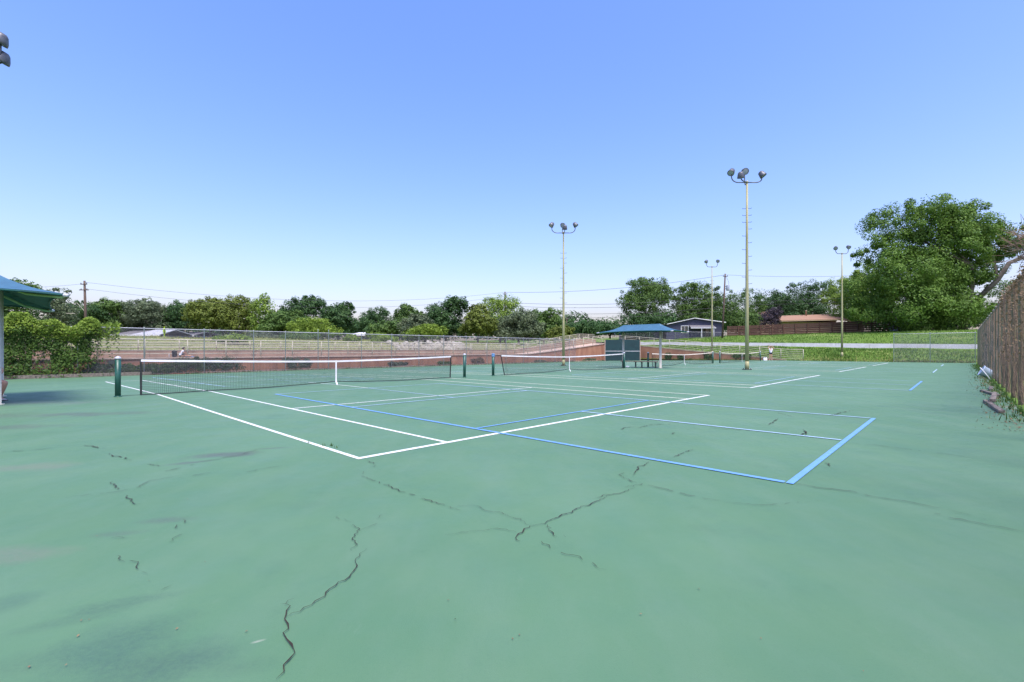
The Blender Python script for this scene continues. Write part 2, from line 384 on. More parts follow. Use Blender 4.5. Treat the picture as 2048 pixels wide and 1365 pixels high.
# ------------------------------------------------------------------ painted lines (children of the court)
def strip(u0, v0, u1, v1, w, m, dz=.004):
    "straight painted line, split at the crease v=0"
    segs = [((u0, v0), (u1, v1))]
    if v0 * v1 < 0 :
        t = v0 / (v0 - v1); um = u0 + (u1 - u0) * t
        segs = [((u0, v0), (um, 0)), ((um, 0), (u1, v1))]
    bm = BM()
    for (a, b), (c, d) in segs:
        L = math.hypot(c - a, d - b); nx, ny = -(d - b) / L * w / 2, (c - a) / L * w / 2
        q = [(a + nx, b + ny), (c + nx, d + ny), (c - nx, d - ny), (a - nx, b - ny)]
        f = bm.faces.new([bm.verts.new(C(x, y, dz)) for x, y in q])
        f.normal_update()
        if f.normal.z < 0: f.normal_flip()
    return obj('painted_line', bm, m, court)
COURTS = [0, 14.7, 31.0, 45.6]
for k, u0 in enumerate(COURTS):
    mw = M_white if k == 0 else (M_white if k == 1 else M_cream)
    for s in (-1, 1):
        strip(u0 - .03, s * 11.885, u0 + 11.0, s * 11.885, .09, M_white)
        strip(u0 + 1.37, s * 6.3, u0 + 9.6, s * 6.3, .07, M_white, .0045)
        strip(u0 + 5.485, s * 11.885, u0 + 5.485, s * 11.75, .05, M_white, .0052)
    for uu in (0, 10.97, 1.37, 9.6):
        strip(u0 + uu, -11.84, u0 + uu, 11.84, .065 if k == 0 and uu < 5 else (.085 if k == 0 else .12), M_white if uu < 5 and k == 0 else M_cream, .0040)
    strip(u0 + 5.485, -6.27, u0 + 5.485, 6.27, .055, M_white, .0040)
    mb = M_blue if k == 0 else M_blueold
    for s in (-1, 1):
        a, b = u0 + 2.42, u0 + 8.5
        for uu in (a, b): strip(uu, s * 2.44, uu, s * 15.93, .07, mb if (s > 0 and uu == a) else M_blueold, .008)
        strip(a - .03, s * 15.98, b + .03, s * 15.98, .066 if k < 2 else .06, M_blue if k < 2 else M_blueold, .0085)
        strip(a, s * 2.44, b, s * 2.44, .06, M_blueold, .0085)
        strip(a, s * 7.05, b, s * 7.05, .06, M_blueold, .0085)
        strip(a, s * 11.3, b, s * 11.3, .05, mb, .0085)
        strip(u0 + 5.46, s * 11.3, u0 + 5.46, s * 15.93, .065, M_blueold if k else M_blueold, .0080)
        strip(u0 + 5.46, s * 2.44, u0 + 5.46, s * 7.05, .045, M_blueold, .0080)

# ------------------------------------------------------------------ cracks (children of the court)
def crack(pts, w, seed=0, jit=.5, gaps=.0, edge=True):
    r = random.Random(seed); q = [P(*G(*p)) for p in pts]
    zz = .0095
    # subdivide and jitter
    line = [q[0].to_2d()]
    for a, b in zip(q, q[1:]):
        a = a.to_2d(); b = b.to_2d(); L = (b - a).length; n = max(1, int(L / (.03 if L < 1.5 else .08)))
        d = (b - a) / L; nn = Vector((-d.y, d.x)); off = 0
        for i in range(1, n + 1):
            off = off * .35 + r.uniform(-1, 1) * jit * min(.05, L / n * 1.1)
            line.append(a + (b - a) * i / n + (nn * off if i < n else nn * 0))
    def ribbon(mult, z, name, m, s):
        rr = random.Random(s); bm = BM(); N = len(line); prev = None
        for i, p in enumerate(line):
            a = line[max(0, i - 1)]; b = line[min(N - 1, i + 1)]; d = b - a
            if d.length < 1e-6: continue
            d.normalize(); nn = Vector((-d.y, d.x))
            t = i / max(1, N - 1); ww = w * mult * (.25 + .75 * min(1, 4 * t, 4 * (1 - t))) * rr.uniform(.35, 1.3)
            if rr.random() < gaps: prev = None; continue
            u, v = uv_of(p.x, p.y)
            c = bm.verts.new((p.x + nn.x * ww / 2, p.y + nn.y * ww / 2, cz(v) + z)); e = bm.verts.new((p.x - nn.x * ww / 2, p.y - nn.y * ww / 2, cz(v) + z))
            if prev: bm.faces.new((prev[0], prev[1], e, c))
            prev = (c, e)
        for f in bm.faces:
            f.normal_update()
            if f.normal.z < 0: f.normal_flip()
        if len(bm.faces): return obj(name, bm, m, court)
        bm.free()
    if edge: ribbon(1.35, zz - .0035 + .003, 'crack_edge', M_crackedge, seed + 50)
    ribbon(1, zz + .001, 'crack', M_crack, seed + 99)
CR = [
 ([(552, 1363), (567, 1335), (577, 1325), (590, 1310), (583, 1293), (573, 1282), (566, 1270), (577, 1262), (576, 1252), (569, 1242), (573, 1225), (571, 1211)], .016, 0),
 ([(560, 1211), (571, 1212), (590, 1200)], .005, 0),
 ([(574, 1238), (600, 1227), (630, 1206), (650, 1196), (672, 1174), (690, 1164), (703, 1150), (712, 1130), (720, 1115), (733, 1099)], .012, 0),
 ([(704, 1105), (710, 1088), (704, 1082), (720, 1061), (705, 1046), (688, 1040)], .010, .05),
 ([(722, 1062), (745, 1053), (765, 1043)], .007, .15), ([(752, 1040), (772, 1030)], .005, .1),
 ([(676, 1034), (678, 1042)], .008, 0), ([(800, 1115), (830, 1107), (860, 1103)], .003, .2),
 ([(736, 922), (749, 930), (748, 937)], .012, .1), ([(728, 944), (722, 954), (745, 963), (778, 972), (800, 985), (830, 992), (848, 1000), (880, 1010), (900, 1016), (925, 1028)], .011, .18),
 ([(915, 1014), (943, 1013), (962, 1018), (978, 1025), (998, 1026), (1017, 1035), (1042, 1040), (1060, 1054)], .010, .0),
 ([(1060, 1054), (1047, 1064), (1034, 1074), (1041, 1086)], .018, .0), ([(1034, 1068), (1003, 1061), (985, 1060), (940, 1065), (890, 1073)], .008, .05),
 ([(1060, 1054), (1090, 1050), (1117, 1037), (1145, 1027), (1162, 1015), (1180, 1012), (1200, 1003), (1212, 993)], .017, .0),
 ([(1185, 1000), (1205, 993), (1240, 989), (1270, 977)], .011, .08), ([(1250, 977), (1285, 970), (1320, 978), (1360, 988), (1405, 998), (1440, 1003)], .011, .3),
 ([(1285, 970), (1262, 964), (1238, 951), (1248, 947)], .011, .15), ([(1266, 953), (1275, 943), (1276, 935), (1290, 931), (1296, 925)], .016, .05),
 ([(1345, 916), (1365, 908), (1386, 900)], .016, .15), ([(1450, 1007), (1490, 1011), (1530, 1012), (1580, 1008), (1620, 1006)], .008, .2),
 ([(1590, 968), (1640, 978), (1700, 984), (1745, 995), (1800, 1003), (1880, 1019)], .010, .12), ([(1860, 1026), (1910, 1040), (1950, 1047), (1990, 1055), (2048, 1067)], .011, .08),
 ([(1895, 1022), (1940, 1033), (1975, 1042)], .005, .3), ([(1095, 1052), (1103, 1059)], .020, 0), ([(1097, 1060), (1113, 1076)], .015, 0), ([(1127, 1073), (1132, 1078)], .009, 0),
 ([(1082, 1085), (1098, 1093), (1101, 1100)], .012, .1), ([(1105, 1098), (1122, 1108), (1145, 1113), (1165, 1123), (1190, 1133), (1212, 1143)], .010, .2),
 ([(1705, 887), (1760, 893), (1830, 902), (1900, 911), (1960, 917)], .008, .3), ([(1240, 861), (1250, 856), (1270, 855)], .018, .2), ([(1275, 858), (1300, 851), (1345, 849)], .018, .25),
 ([(1343, 870), (1348, 866)], .02, 0), ([(1538, 851), (1548, 843), (1558, 838)], .025, .1), ([(1600, 872), (1611, 866), (1608, 860)], .02, .1), ([(1420, 856), (1450, 859), (1500, 863)], .02, .3),
 ([(1650, 930), (1657, 928), (1660, 934)], .012, .1), ([(1658, 833), (1680, 827), (1706, 822)], .02, .3), ([(1545, 824), (1570, 830), (1590, 836)], .018, .3),
 ([(1610, 873), (1612, 866), (1606, 862)], .014, .1), ([(1310, 919), (1345, 923)], .009, .2),
 ([(170, 892), (195, 896), (210, 898)], .022, .25), ([(216, 908), (225, 913), (240, 915), (262, 923)], .02, .2), ([(295, 930), (318, 934)], .014, .3), ([(330, 945), (370, 935), (400, 928)], .012, .4),
 ([(225, 965), (235, 984), (243, 985)], .012, .1), ([(130, 997), (200, 989), (240, 985), (280, 975), (300, 963), (340, 957), (375, 950)], .007, .3), ([(249, 992), (262, 1003), (265, 1008), (281, 1010)], .013, .05),
 ([(200, 1085), (235, 1077), (265, 1077)], .006, .25), ([(338, 1088), (352, 1076), (365, 1064)], .010, .25), ([(354, 1052), (356, 1060)], .012, 0), ([(365, 1042), (369, 1049)], .008, 0),
 ([(235, 1114), (241, 1123), (250, 1127)], .009, .1), ([(258, 1124), (275, 1132), (277, 1142)], .011, .05), ([(285, 1147), (296, 1151)], .010, .05), ([(222, 1155), (208, 1172)], .005, .4),
 ([(320, 1185), (344, 1174)], .008, .2), ([(470, 952), (520, 940), (565, 933)], .007, .4), ([(355, 958), (400, 951), (430, 946)], .010, .4), ([(380, 928), (430, 921), (480, 911), (520, 899)], .012, .15),
 ([(0, 905), (60, 902), (110, 897)], .014, .25), ([(650, 848), (663, 849)], .01, .4),
]
for i, (p, wd, g) in enumerate(CR): crack(p, wd * (.52 if p[0][1] > 1000 else .75) * (1.5 if p[0][0] > 1580 else 1.), i * 7 + 1, gaps=g * .45, edge=False)

# ------------------------------------------------------------------ nets and posts
WHERE = ['at the near left end of the closest net', 'at the right end of the closest net', 'with blue strap, left end of the second net', 'at the second net end behind the left canopy post',
         'beside the right canopy post and bench', 'at the right end of the third net', 'at the left end of the farthest net', 'at the farthest net end beside the standing player']
POSTS = []
def net_post(u, v, side, label, strap=False, winder=False):
    p = C(u, v); t = thing('net_post', label, 'net post', p, 0, 'dark green posts of the tennis nets')
    bm = BM(); lathe(bm, [(.068, 0), (.068, 1.06)], 20); obj('post', bm, M_postgreen, t, True)
    bm = BM(); lathe(bm, [(.074, 1.058), (.076, 1.09), (.062, 1.12), (.03, 1.138), (0.0005, 1.142)], 20); obj('cap', bm, M_galv if not strap else M_postgreen, t, True)
    bm = BM(); lathe(bm, [(.095, 0.001), (.09, .02), (.068, .028)], 16); obj('base_collar', bm, M_postgreen, t, True)
    d = Vector((U[0], U[1], 0)) * side
    if winder:
        bm = BM(); bar(bm, d * .07 + Vector((0, 0, .98)), d * .2 + Vector((0, 0, .97)), .07, .10); obj('net_winder', bm, M_metaldark, t)
        bm = BM(); tube(bm, [d * .19 + Vector((0, 0, .95)), d * .12 + Vector((0, 0, .86)), d * .085 + Vector((0, 0, .80))], .012, 6); obj('crank_handle', bm, M_metaldark, t)
    if strap:
        bm = BM(); lathe(bm, [(.078, .97), (.084, 1.0), (.080, 1.03)], 14); lathe(bm, [(.079, 1.06), (.086, 1.09), (.07, 1.12)], 14)
        obj('strap', bm, MATS['blue_line_paint'], t, True)
    return t
for k, u0 in enumerate(COURTS):
    net_post(u0 - .914, 0, -1, 'dark green metal net post ' + WHERE[2 * k], strap=(k == 1), winder=(k == 0))
    net_post(u0 + 11.884, 0, 1, 'dark green metal net post ' + WHERE[2 * k + 1])

def tennis_net(u0, a0, a1, label, slant=0., mtape=M_tape, lift=.10):
    "net from u0+a0 to u0+a1; the centre strap pulls the net up off the ground"
    L = 12.8; base = C(u0, 0)
    t = thing('tennis_net', label, 'tennis net', C(u0 + 5.485, 0), 0, 'black tennis nets with white headbands')
    org = C(u0 + 5.485, 0)
    def top(s):
        c = abs(s - 5.485) / 6.4
        return .914 + .146 * c ** 1.15 - .012 * math.sin(c * 3.14)
    def bot(s):
        c = abs(s - 5.485)
        return .012 + lift * math.exp(-(c / 1.0) ** 1.1) + .012 * math.sin(s * 1.1) ** 2
    def X(s, z, w=0.):
        # sideways billow and the slanted hem
        f = 1 - z
        bl = .05 * math.sin(s * .9 + 1) * (1 - z)
        q = P(u0 + s + (slant * (1 - z) if s < a0 + .3 else 0), bl + w); return Vector((q.x, q.y, z)) - org
    ss = lin(a0, a1, 120)
    bm = BM()
    for s0, s1 in zip(ss, ss[1:]):
        for w in (-.012, .012):
            q = [X(s0, top(s0), w), X(s1, top(s1), w), X(s1, top(s1) - .062, w), X(s0, top(s0) - .062, w)]
            if w > 0: q = q[::-1]
            bm.faces.new([bm.verts.new(x) for x in q])
        q = [X(s0, top(s0) + .003, -.012), X(s0, top(s0) + .003, .012), X(s1, top(s1) + .003, .012), X(s1, top(s1) + .003, -.012)]
        bm.faces.new([bm.verts.new(x) for x in q])
    obj('headband', bm, mtape, t)
    bm = BM(); tube(bm, [X(s, bot(s) + .012) for s in ss], .014, 5); obj('bottom_cord', bm, M_netblack, t)
    for s in (a0, a1):
        bm = BM(); zz = lin(bot(s), top(s), 9)
        for z0, z1 in zip(zz, zz[1:]): bar(bm, X(s, z0), X(s, z1 + .002), .05, .02)
        obj('side_hem', bm, M_netblack, t)
    # strands: thin flat ribbons crossing (front and back seen alike)
    verts = []; idx = []
    def rib(pts, wv):
        n0 = len(verts)
        for p in pts: verts.append(tuple(p - wv)); verts.append(tuple(p + wv))
        for i in range(len(pts) - 1):
            a = n0 + 2 * i; idx.extend([a, a + 1, a + 3, a + 2])
    uu = Vector((U[0], U[1], 0)) * .0027; zz = Vector((0, 0, .0025))
    n = int((a1 - a0) / .046)
    for i in range(n + 1):
        s = a0 + (a1 - a0) * i / n; b, tp = bot(s), top(s) - .05
        rib([X(s, b + (tp - b) * q) for q in (0, .33, .66, 1)], uu)
    for j in range(1, 20):
        f = j / 20
        rib([X(s, bot(s) + (top(s) - .05 - bot(s)) * f) for s in lin(a0, a1, 60)], zz)
    o = np_mesh('net_mesh', np.array(verts), 4, idx, M_netblack, t); o['kind'] = 'stuff'
    # centre strap
    bm = BM(); s = 5.485
    q = [X(s, top(s) + .006, .016), X(s, .45, .02), X(s, bot(s) + .02, .03), X(s + .0, .01, .11 * (1 if lift > .05 else .4))]
    for a, b in zip(q, q[1:]): bar(bm, a, b, .055, .006, up=Vector((V[0], V[1], 0)))
    obj('center_strap', bm, M_tape, t)
    # cords to the posts
    for s, e in ((a0, -.914 + .06), (a1, 11.884 - .06)):
        bm = BM(); tube(bm, [X(s, top(s) - .02), Vector(P(u0 + e, 0, 1.03)) - org], .006, 5); obj('tie_cord', bm, M_netblack, t)
        bm = BM(); tube(bm, [X(s, bot(s) + .01), Vector(P(u0 + e, 0, .02)) - org], .005, 5); obj('tie_cord', bm, M_netblack, t)
    return t
tennis_net(COURTS[0], -.40, 11.05, 'near black tennis net with white headband, closest to the camera across the left foreground court', lift=.10)
tennis_net(COURTS[1], -.35, 11.75, 'second tennis net with slanting left edge, between the strap post and the canopy', slant=.22, lift=.13)
tennis_net(COURTS[2], -.3, 11.6, 'third tennis net with cream headband, just right of the shade canopy', mtape=M_tapecream, lift=.25)
tennis_net(COURTS[3], -.5, 11.5, 'farthest tennis net, partly behind the tall right light pole', mtape=M_tapecream, lift=.05)

# ------------------------------------------------------------------ floodlight poles
def flood(t, ang, tilt, arm=1.05, up=.75, hgt=12.0, az=None, r=.225, split=True):
    d = Vector((math.cos(ang), math.sin(ang), 0)); az_ = ang if az is None else az
    h = Vector((0, 0, hgt))
    pts = [h + d * .05, h + d * arm * .55]
    for k in range(1, 7):
        a = k / 6 * math.pi / 2
        pts.append(h + d * (arm * .55 + arm * .45 * math.sin(a)) + Vector((0, 0, up * .5 * (1 - math.cos(a)))))
    pts.append(h + d * arm + Vector((0, 0, up)))
    bm = BM(); tube(bm, pts, .035, 8); obj('arm', bm, M_lamp, t, True)
    e = h + d * arm + Vector((0, 0, up))
    f = Vector((math.cos(az_), math.sin(az_), 0))
    axis = (f * math.sin(tilt) + Vector((0, 0, -math.cos(tilt)))).normalized()     # direction of light
    Mx = Matrix.Translation(e - axis * .02) @ axis.to_track_quat('Z', 'Y').to_matrix().to_4x4()
    bm = BM(); lathe(bm, [(.001, -.20), (.10, -.19), (.17, -.12), (r * .92, .06), (r, .14), (r, .20), (r * .97, .20), (r * .9, .10), (.001, .06)], 20, Mx)
    ho = obj('lamp_housing', bm, M_lamp, t, True)
    bm = BM(); lathe(bm, [(.001, .150), (r * .85, .145), (r * .93, .155), (r * .93, .17), (r * .85, .18), (.001, .185)], 20, Mx); obj('lamp_glass', bm, M_lens, ho, True)
def light_pole(px, Y, hgt, label, floods, rungs=True, rtop=.06, rbot=.12, lit=None, base_z=None, zoff=0):
    X = at(px, Y); gz = ground_z(X, Y) if base_z is None else base_z
    t = thing('light_pole', label, 'light pole', (X, Y, gz), 0, 'floodlight poles around the tennis courts')
    bm = BM(); box(bm, (0, 0, .02), (.46, .46, .04), bev=.008)
    for a in range(4):
        c = (.16 * (1 if a & 1 else -1), .16 * (1 if a & 2 else -1), .06); box(bm, c, (.04, .04, .09))
    obj('base_plate', bm, M_metaldark, t)
    bm = BM(); lathe(bm, [(rbot * 1.10, .041), (rbot * 1.10, .3), (rbot * 1.03, .55)], 14); obj('pole_shoe', bm, M_polecream, t, True)
    bm = BM(); lathe(bm, [(rbot, .552), (rbot * .85, hgt * .35), (rtop * 1.3, hgt * .7), (rtop, hgt)], 14); obj('pole', bm, M_polecream, t, True)
    bm = BM(); lathe(bm, [(.085, hgt - .06), (.085, hgt + .07), (.02, hgt + .1)], 12); obj('pole_cap', bm, M_polegrey, t, True)
    if rungs:
        ac = math.atan2(.0, 1.); k = 0; z = 3.4
        while z < hgt - 1.6:
            s = 1 if k % 2 else -1; rr = rbot + (rtop - rbot) * z / hgt
            both = z > hgt - 2.7
            for q in ((1, -1) if both else (s,)):
                a = R(-8) if q > 0 else R(172)
                d = Vector((math.cos(a), math.sin(a), 0))
                bm = BM(); tube(bm, [d * rr * .7 + Vector((0, 0, z)), d * (rr + .20) + Vector((0, 0, z + .01)), d * (rr + .22) + Vector((0, 0, z + .05))], .013, 5)
                obj('climbing_step', bm, M_metaldark, t)
            z += .45; k += 1
    for args in floods: flood(t, *args[:2], hgt=hgt - .02, **args[2])
    return t
# U direction is 46 degrees; arms spread over the courts
light_pole(1127, 42.6, 12.0, 'tall cream light pole with four floodlights, left of the shade canopy', [
    (R(180), R(38), dict(az=R(205))), (R(95), R(60), dict(az=R(-80), arm=.5, up=.85)), (R(0), R(35), dict(az=R(-20))), (R(-85), R(30), dict(az=R(90), arm=.6, up=.35))])
light_pole(1494, 31.1, 12.35, 'tallest cream light pole with four floodlights, standing right of the shade canopy', [
    (R(178), R(40), dict(az=R(215), arm=1.0, up=.72)), (R(75), R(68), dict(az=R(-95), arm=.75, up=1.0)), (R(2), R(35), dict(az=R(-25), arm=1.0, up=.55)), (R(215), R(28), dict(az=R(60), arm=.75, up=.32))])
light_pole(1424, 67.5, 12.6, 'slender far light pole with two lamps, in front of the grey house', [
    (R(180), R(40), dict(az=R(210), arm=.8, up=.8, r=.24)), (R(0), R(60), dict(az=R(-90), arm=.8, up=.85, r=.24))], rungs=True)
light_pole(1684, 56.4, 12.35, 'far light pole with two lamps on the grass edge before the brown fence', [
    (R(180), R(50), dict(az=R(230), arm=.75, up=.7, r=.23)), (R(0), R(55), dict(az=R(-80), arm=.75, up=.8, r=.23))], rungs=False)
light_pole(-72, 17.0, 12.0, 'nearby light pole at the left edge, only two of its lamps in view', [
    (R(18), R(28), dict(az=R(190), arm=1.02, up=.88, r=.27)), (R(30), R(28), dict(az=R(190), arm=.98, up=.30, r=.27)), (R(180), R(35), dict(az=R(200))), (R(100), R(40), dict(az=R(80)))], rungs=False)

# ------------------------------------------------------------------ shade canopies
def canopy(uc, vc, a, b, zc, label, pu, ps, zr, sag=.16, tilt=0.):
    "hip canopy on two posts: half length a along v, half width b along u"
    t = thing('shade_canopy', label, 'shade canopy', C(uc, vc), 0, 'blue shade canopies beside the nets')
    org = C(uc, vc)
    def W(u, v, z): return P(uc + u, vc + v, z) - org
    rl = ps * 1.0
    NU, NV = 14, 28
    def height(i, j):
        u = -b + 2 * b * i / NU; v = -a + 2 * a * j / NV
        fu = abs(u) / b; fv = max(0, (abs(v) - rl) / (a - rl)); f = max(fu, fv)
        # edges curve inwards (cut between corners) and up
        cu = 1 - (1 - fu ** 2) * .10 * fv; cv = 1 - (1 - (abs(v) / a) ** 2) * .12 * fu
        z = zr - .10 * (uc > 0) - (zr - .10 * (uc > 0) - zc) * (f ** .85) - sag * .35 * math.sin(f * math.pi)
        edge = max(0, f - .7) / .3
        z += edge * .14 * (1 - (min(fu, abs(v) / a)) ** 2) * 0.5
        return W(u * cv, v * cu, z + tilt * u)
    for nm, off, m in (('canopy_cloth', 0, M_shade), ('cloth_lining', -.02, M_shadein)):
        bm = BM(); vs_ = [[bm.verts.new(height(i, j) + Vector((0, 0, off))) for j in range(NV + 1)] for i in range(NU + 1)]
        for i in range(NU):
            for j in range(NV): bm.faces.new((vs_[i][j], vs_[i + 1][j], vs_[i + 1][j + 1], vs_[i][j + 1]))
        for f in bm.faces:
            f.normal_update()
            if f.normal.z < 0: f.normal_flip()
        obj(nm, bm, m, t, False)
    bm = BM()
    rim = [height(0, j) for j in range(NV + 1)] + [height(i, NV) for i in range(1, NU + 1)] + [height(NU, j) for j in range(NV - 1, -1, -1)] + [height(i, 0) for i in range(NU - 1, -1, -1)]
    tube(bm, [r - Vector((0, 0, .03)) for r in rim], .022, 6, cap=False); obj('hem', bm, M_shadein, t, True)
    for s in (-1, 1):
        bm = BM(); lathe(bm, [(.14, 0.0), (.14, .03), (.085, .035), (.08, zr - .18)], 16, Matrix.Translation(W(pu, s * ps, cz(vc)))); obj('post', bm, M_shadepost, t, True)
        for q in (-1, 1):
            bm = BM(); tube(bm, [W(0, s * ps, zr - .30), W(q * b * .5, s * (ps + (a - ps) * .5), (zr + zc) / 2 - .30), W(q * b * .96, s * a * .97, zc - .07)], .035, 8); obj('rafter', bm, M_rafter, t, True)
            bm = BM(); tube(bm, [W(q * b * .95, s * a * .95, zc - .02), W(q * b * 1.03, s * a * 1.03, zc - .035)], .04, 8); obj('corner_fitting', bm, M_galv, t, True)
    bm = BM(); tube(bm, [W(0, -ps, zr - .17), W(0, ps, zr - .17)], .04, 8); obj('ridge_beam', bm, M_rafter, t, True)
    return t
canopy(28.95, .05, 2.95, 1.25, 2.62, 'blue fabric shade canopy on two cream posts over the bench between the nets', 0, 1.5, 3.28)
canopy(-3.34, -1.2, 3.10, 1.25, 2.64, 'blue and green shade canopy cut off by the left edge, over the seated player', .12, 1.5, 3.28)

def bench(uc, vc, L, label, nleg=4):
    t = thing('bench', label, 'bench', C(uc, vc), math.atan2(V[1], V[0]), 'wooden benches beside the nets')
    for k in (-1, 0, 1):
        bm = BM(); box(bm, (0, k * .105, .455), (L, .098, .06), bev=.006); obj('seat_plank', bm, M_benchtop, t)
    for x in ([-L / 2 + .12, -.25, .25, L / 2 - .12] if nleg == 4 else [-L / 2 + .2, L / 2 - .2]):
        bm = BM(); box(bm, (x, 0, .418), (.06, .32, .03)); box(bm, (x, 0, .22), (.08, .06, .38)); box(bm, (x, 0, .015), (.09, .30, .03)); obj('leg', bm, M_metaldark, t)
    return t
bench(28.75, -.05, 2.9, 'long low bench with dark legs under the blue shade canopy')
bench(-3.45, -.9, 2.6, 'bench at the left edge under the nearer canopy, mostly out of view')

# ------------------------------------------------------------------ chain-link fences
def chain(name, label, pts, hgt, zf, posts, m_wire=M_wire, m_post=M_galv, pitch=.075, rw=.0036, group=None, bot=.04, prr=.03, rail=True, tall=()):
    "pts: two (u,v) ends; posts: list of distances along it"
    (ua, va), (ub, vb) = pts; L = math.hypot(ub - ua, vb - va)
    org = P(ua, va, zf(ua, va)); t = thing(name, label, 'chain-link fence', org, 0, group)
    def W(s, z):
        u = ua + (ub - ua) * s / L; v = va + (vb - va) * s / L
        return P(u, v, zf(u, v) + z) - org
    for i, s in enumerate(posts):
        h = hgt + (.22 if i in tall else .03); q = W(s, 0)
        bm = BM(); lathe(bm, [(prr, -.2), (prr, h), (prr * 1.2, h + .005), (prr * 1.1, h + .03), (.004, h + .045)], 8, Matrix.Translation(q)); obj('post', bm, m_post, t, True)
    if rail:
        n = max(2, int(L / 6)); bm = BM(); tube(bm, [W(L * i / n, hgt - .01) for i in range(n + 1)], .022, 6); obj('top_rail', bm, m_post, t, True)
    tube(bm := BM(), [W(0, bot + .03), W(L, bot + .03)] if abs(zf(ua, va) - zf(ub, vb)) < 9 else [], .006, 4); obj('tension_wire', bm, m_wire, t)
    verts = []; idx = []
    dirv = Vector((ub - ua, vb - va, 0)); nrm = P(ua + (vb - va) / L * .01, va - (ub - ua) / L * .01) - P(ua, va); nrm.normalize()
    hh = hgt - bot
    def wire(s0, z0, s1, z1, off):
        a = W(s0, z0) + nrm * off; b = W(s1, z1) + nrm * off; d = (b - a).normalized(); x = d.cross(nrm).normalized() * rw; y = nrm * rw
        n0 = len(verts)
        for p in (a, b):
            for q in (x + y * .6, -x + y * .6, -y * 1.2): verts.append(tuple(p + q))
        for k in range(3): idx.extend([n0 + k, n0 + (k + 1) % 3, n0 + 3 + (k + 1) % 3, n0 + 3 + k])
    st = pitch * 1.0; s = -hh
    while s < L:
        for sg in (1, -1):
            if sg > 0: a, b, z0, z1 = s, s + hh, bot, hgt
            else: a, b, z0, z1 = s + hh, s, bot, hgt
            # clip to 0..L
            def clip(a, b, z0, z1):
                if a > b: a, b, z0, z1 = b, a, z1, z0
                if a < 0: z0 = z0 + (z1 - z0) * (0 - a) / (b - a); a = 0
                if b > L: z1 = z0 + (z1 - z0) * (L - a) / (b - a); b = L
                return a, b, z0, z1
            a, b, z0, z1 = clip(a, b, z0, z1)
            if b - a > .01: wire(a, z0, b, z1, .006 * sg)
        s += st
    o = np_mesh('wire_mesh', np.array(verts), 4, idx, m_wire, t); o['kind'] = 'stuff'
    return t, W
FV = -21.3
ps = [0, 3.2, 6.2, 9.65, 12.84, 16.2, 19.4, 21.7, 24.3, 25.2] + [28.2 + 3.05 * i for i in range(11)]
chain('chain_link_fence', 'long grey chain-link fence along the back of the courts before the red-brown wall', [(-10, FV), (50.2, FV)], 3.05, lambda u, v: cz(v), [p for p in ps if p < 60.3], tall=(8, 9), group='chain-link fences around the courts')
chain('chain_link_fence', 'short grey chain-link fence across the far right corner of the courts', [(61.7, 11.9), (61.7, 18.2)], 3.0, lambda u, v: 0, [0, 2.9, 6.2], group='chain-link fences around the courts')
chain('chain_link_fence', 'tall rusty chain-link fence with dead vines along the right side', [(-6.4, 18.25), (61.7, 18.25)], 3.1, lambda u, v: 0, [0, 2.3, 4.6, 6.9, 9.2, 11.3, 13.6] + [15.85 + 2.35 * i for i in range(22)], m_wire=M_rustwire, m_post=mat('weathered_fence_post', (.34, .29, .25), (.22, .18, .155), .85, 3, stretch=(1, 1, .3)), prr=.045, pitch=.10, rw=.0010, group='chain-link fences around the courts')

# ------------------------------------------------------------------ retaining walls, walkway, railings
VA, VBW = -23.0, -25.5
def za(u): return .78 + 1.55 * min(1, max(0, (u - 42) / 18.5)) ** 1.1
def zb(u): return 1.32 + 1.65 * min(1, max(0, (u - 42) / 15)) ** 1.1
def wall_u(name, label, v, th, us, ztop, zbot, m, capm, capw=.08, caph=.09):
    t = thing(name, label, 'retaining wall', P(us[0], v, 0), 0, 'red-brown retaining walls of the walkway'); org = P(us[0], v, 0)
    cuts = [i for i in range(0, len(us), 3)]
    for i0 in cuts:
        seg = us[i0:i0 + 4]
        if len(seg) < 2: break
        a, b = seg[0] + .006, seg[-1] - .006
        poly = [P(a, v, zbot) - org, P(b, v, zbot) - org] + [P(min(max(u, a), b), v, ztop(u)) - org for u in reversed(seg)]
        bm = BM(); prism(bm, poly, Vector((V[0], V[1], 0)) * -th); obj('wall_panel', bm, m, t)
    bm = BM()
    for a, b in zip(us, us[1:]):
        bar(bm, P(a, v - th / 2 + capw / 2, ztop(a) + caph / 2 + .001) - org, P(b, v - th / 2 + capw / 2, ztop(b) + caph / 2 + .001) - org, th + capw, caph)
    obj('wall_cap', bm, capm, t)
    return t
usA = lin(-14, 61.5, 52)
wall_u('retaining_wall', 'lower red-brown stucco wall behind the back fence, rising to a ramp at its right end', VA, .25, usA, lambda u: za(u) - .09, -.8, M_stucco, M_cap)
wall_u('retaining_wall', 'upper dusty brown wall behind the walkway', VBW, .25, lin(-14, 61.5, 52), lambda u: zb(u) - .06, -.2, M_stucco2, M_cap, .03, .06)
# walkway deck between the walls
bm = BM(); uw = lin(-14, 61.5, 60)
for a, b in zip(uw, uw[1:]):
    q = [P(a, VA - .26, za(a) - .03), P(b, VA - .26, za(b) - .03), P(b, VBW + .01, za(b) - .03), P(a, VBW + .01, za(a) - .03)]
    bm.faces.new([bm.verts.new(x) for x in q])
tag(obj('walkway', bm, M_cap), kind='structure')
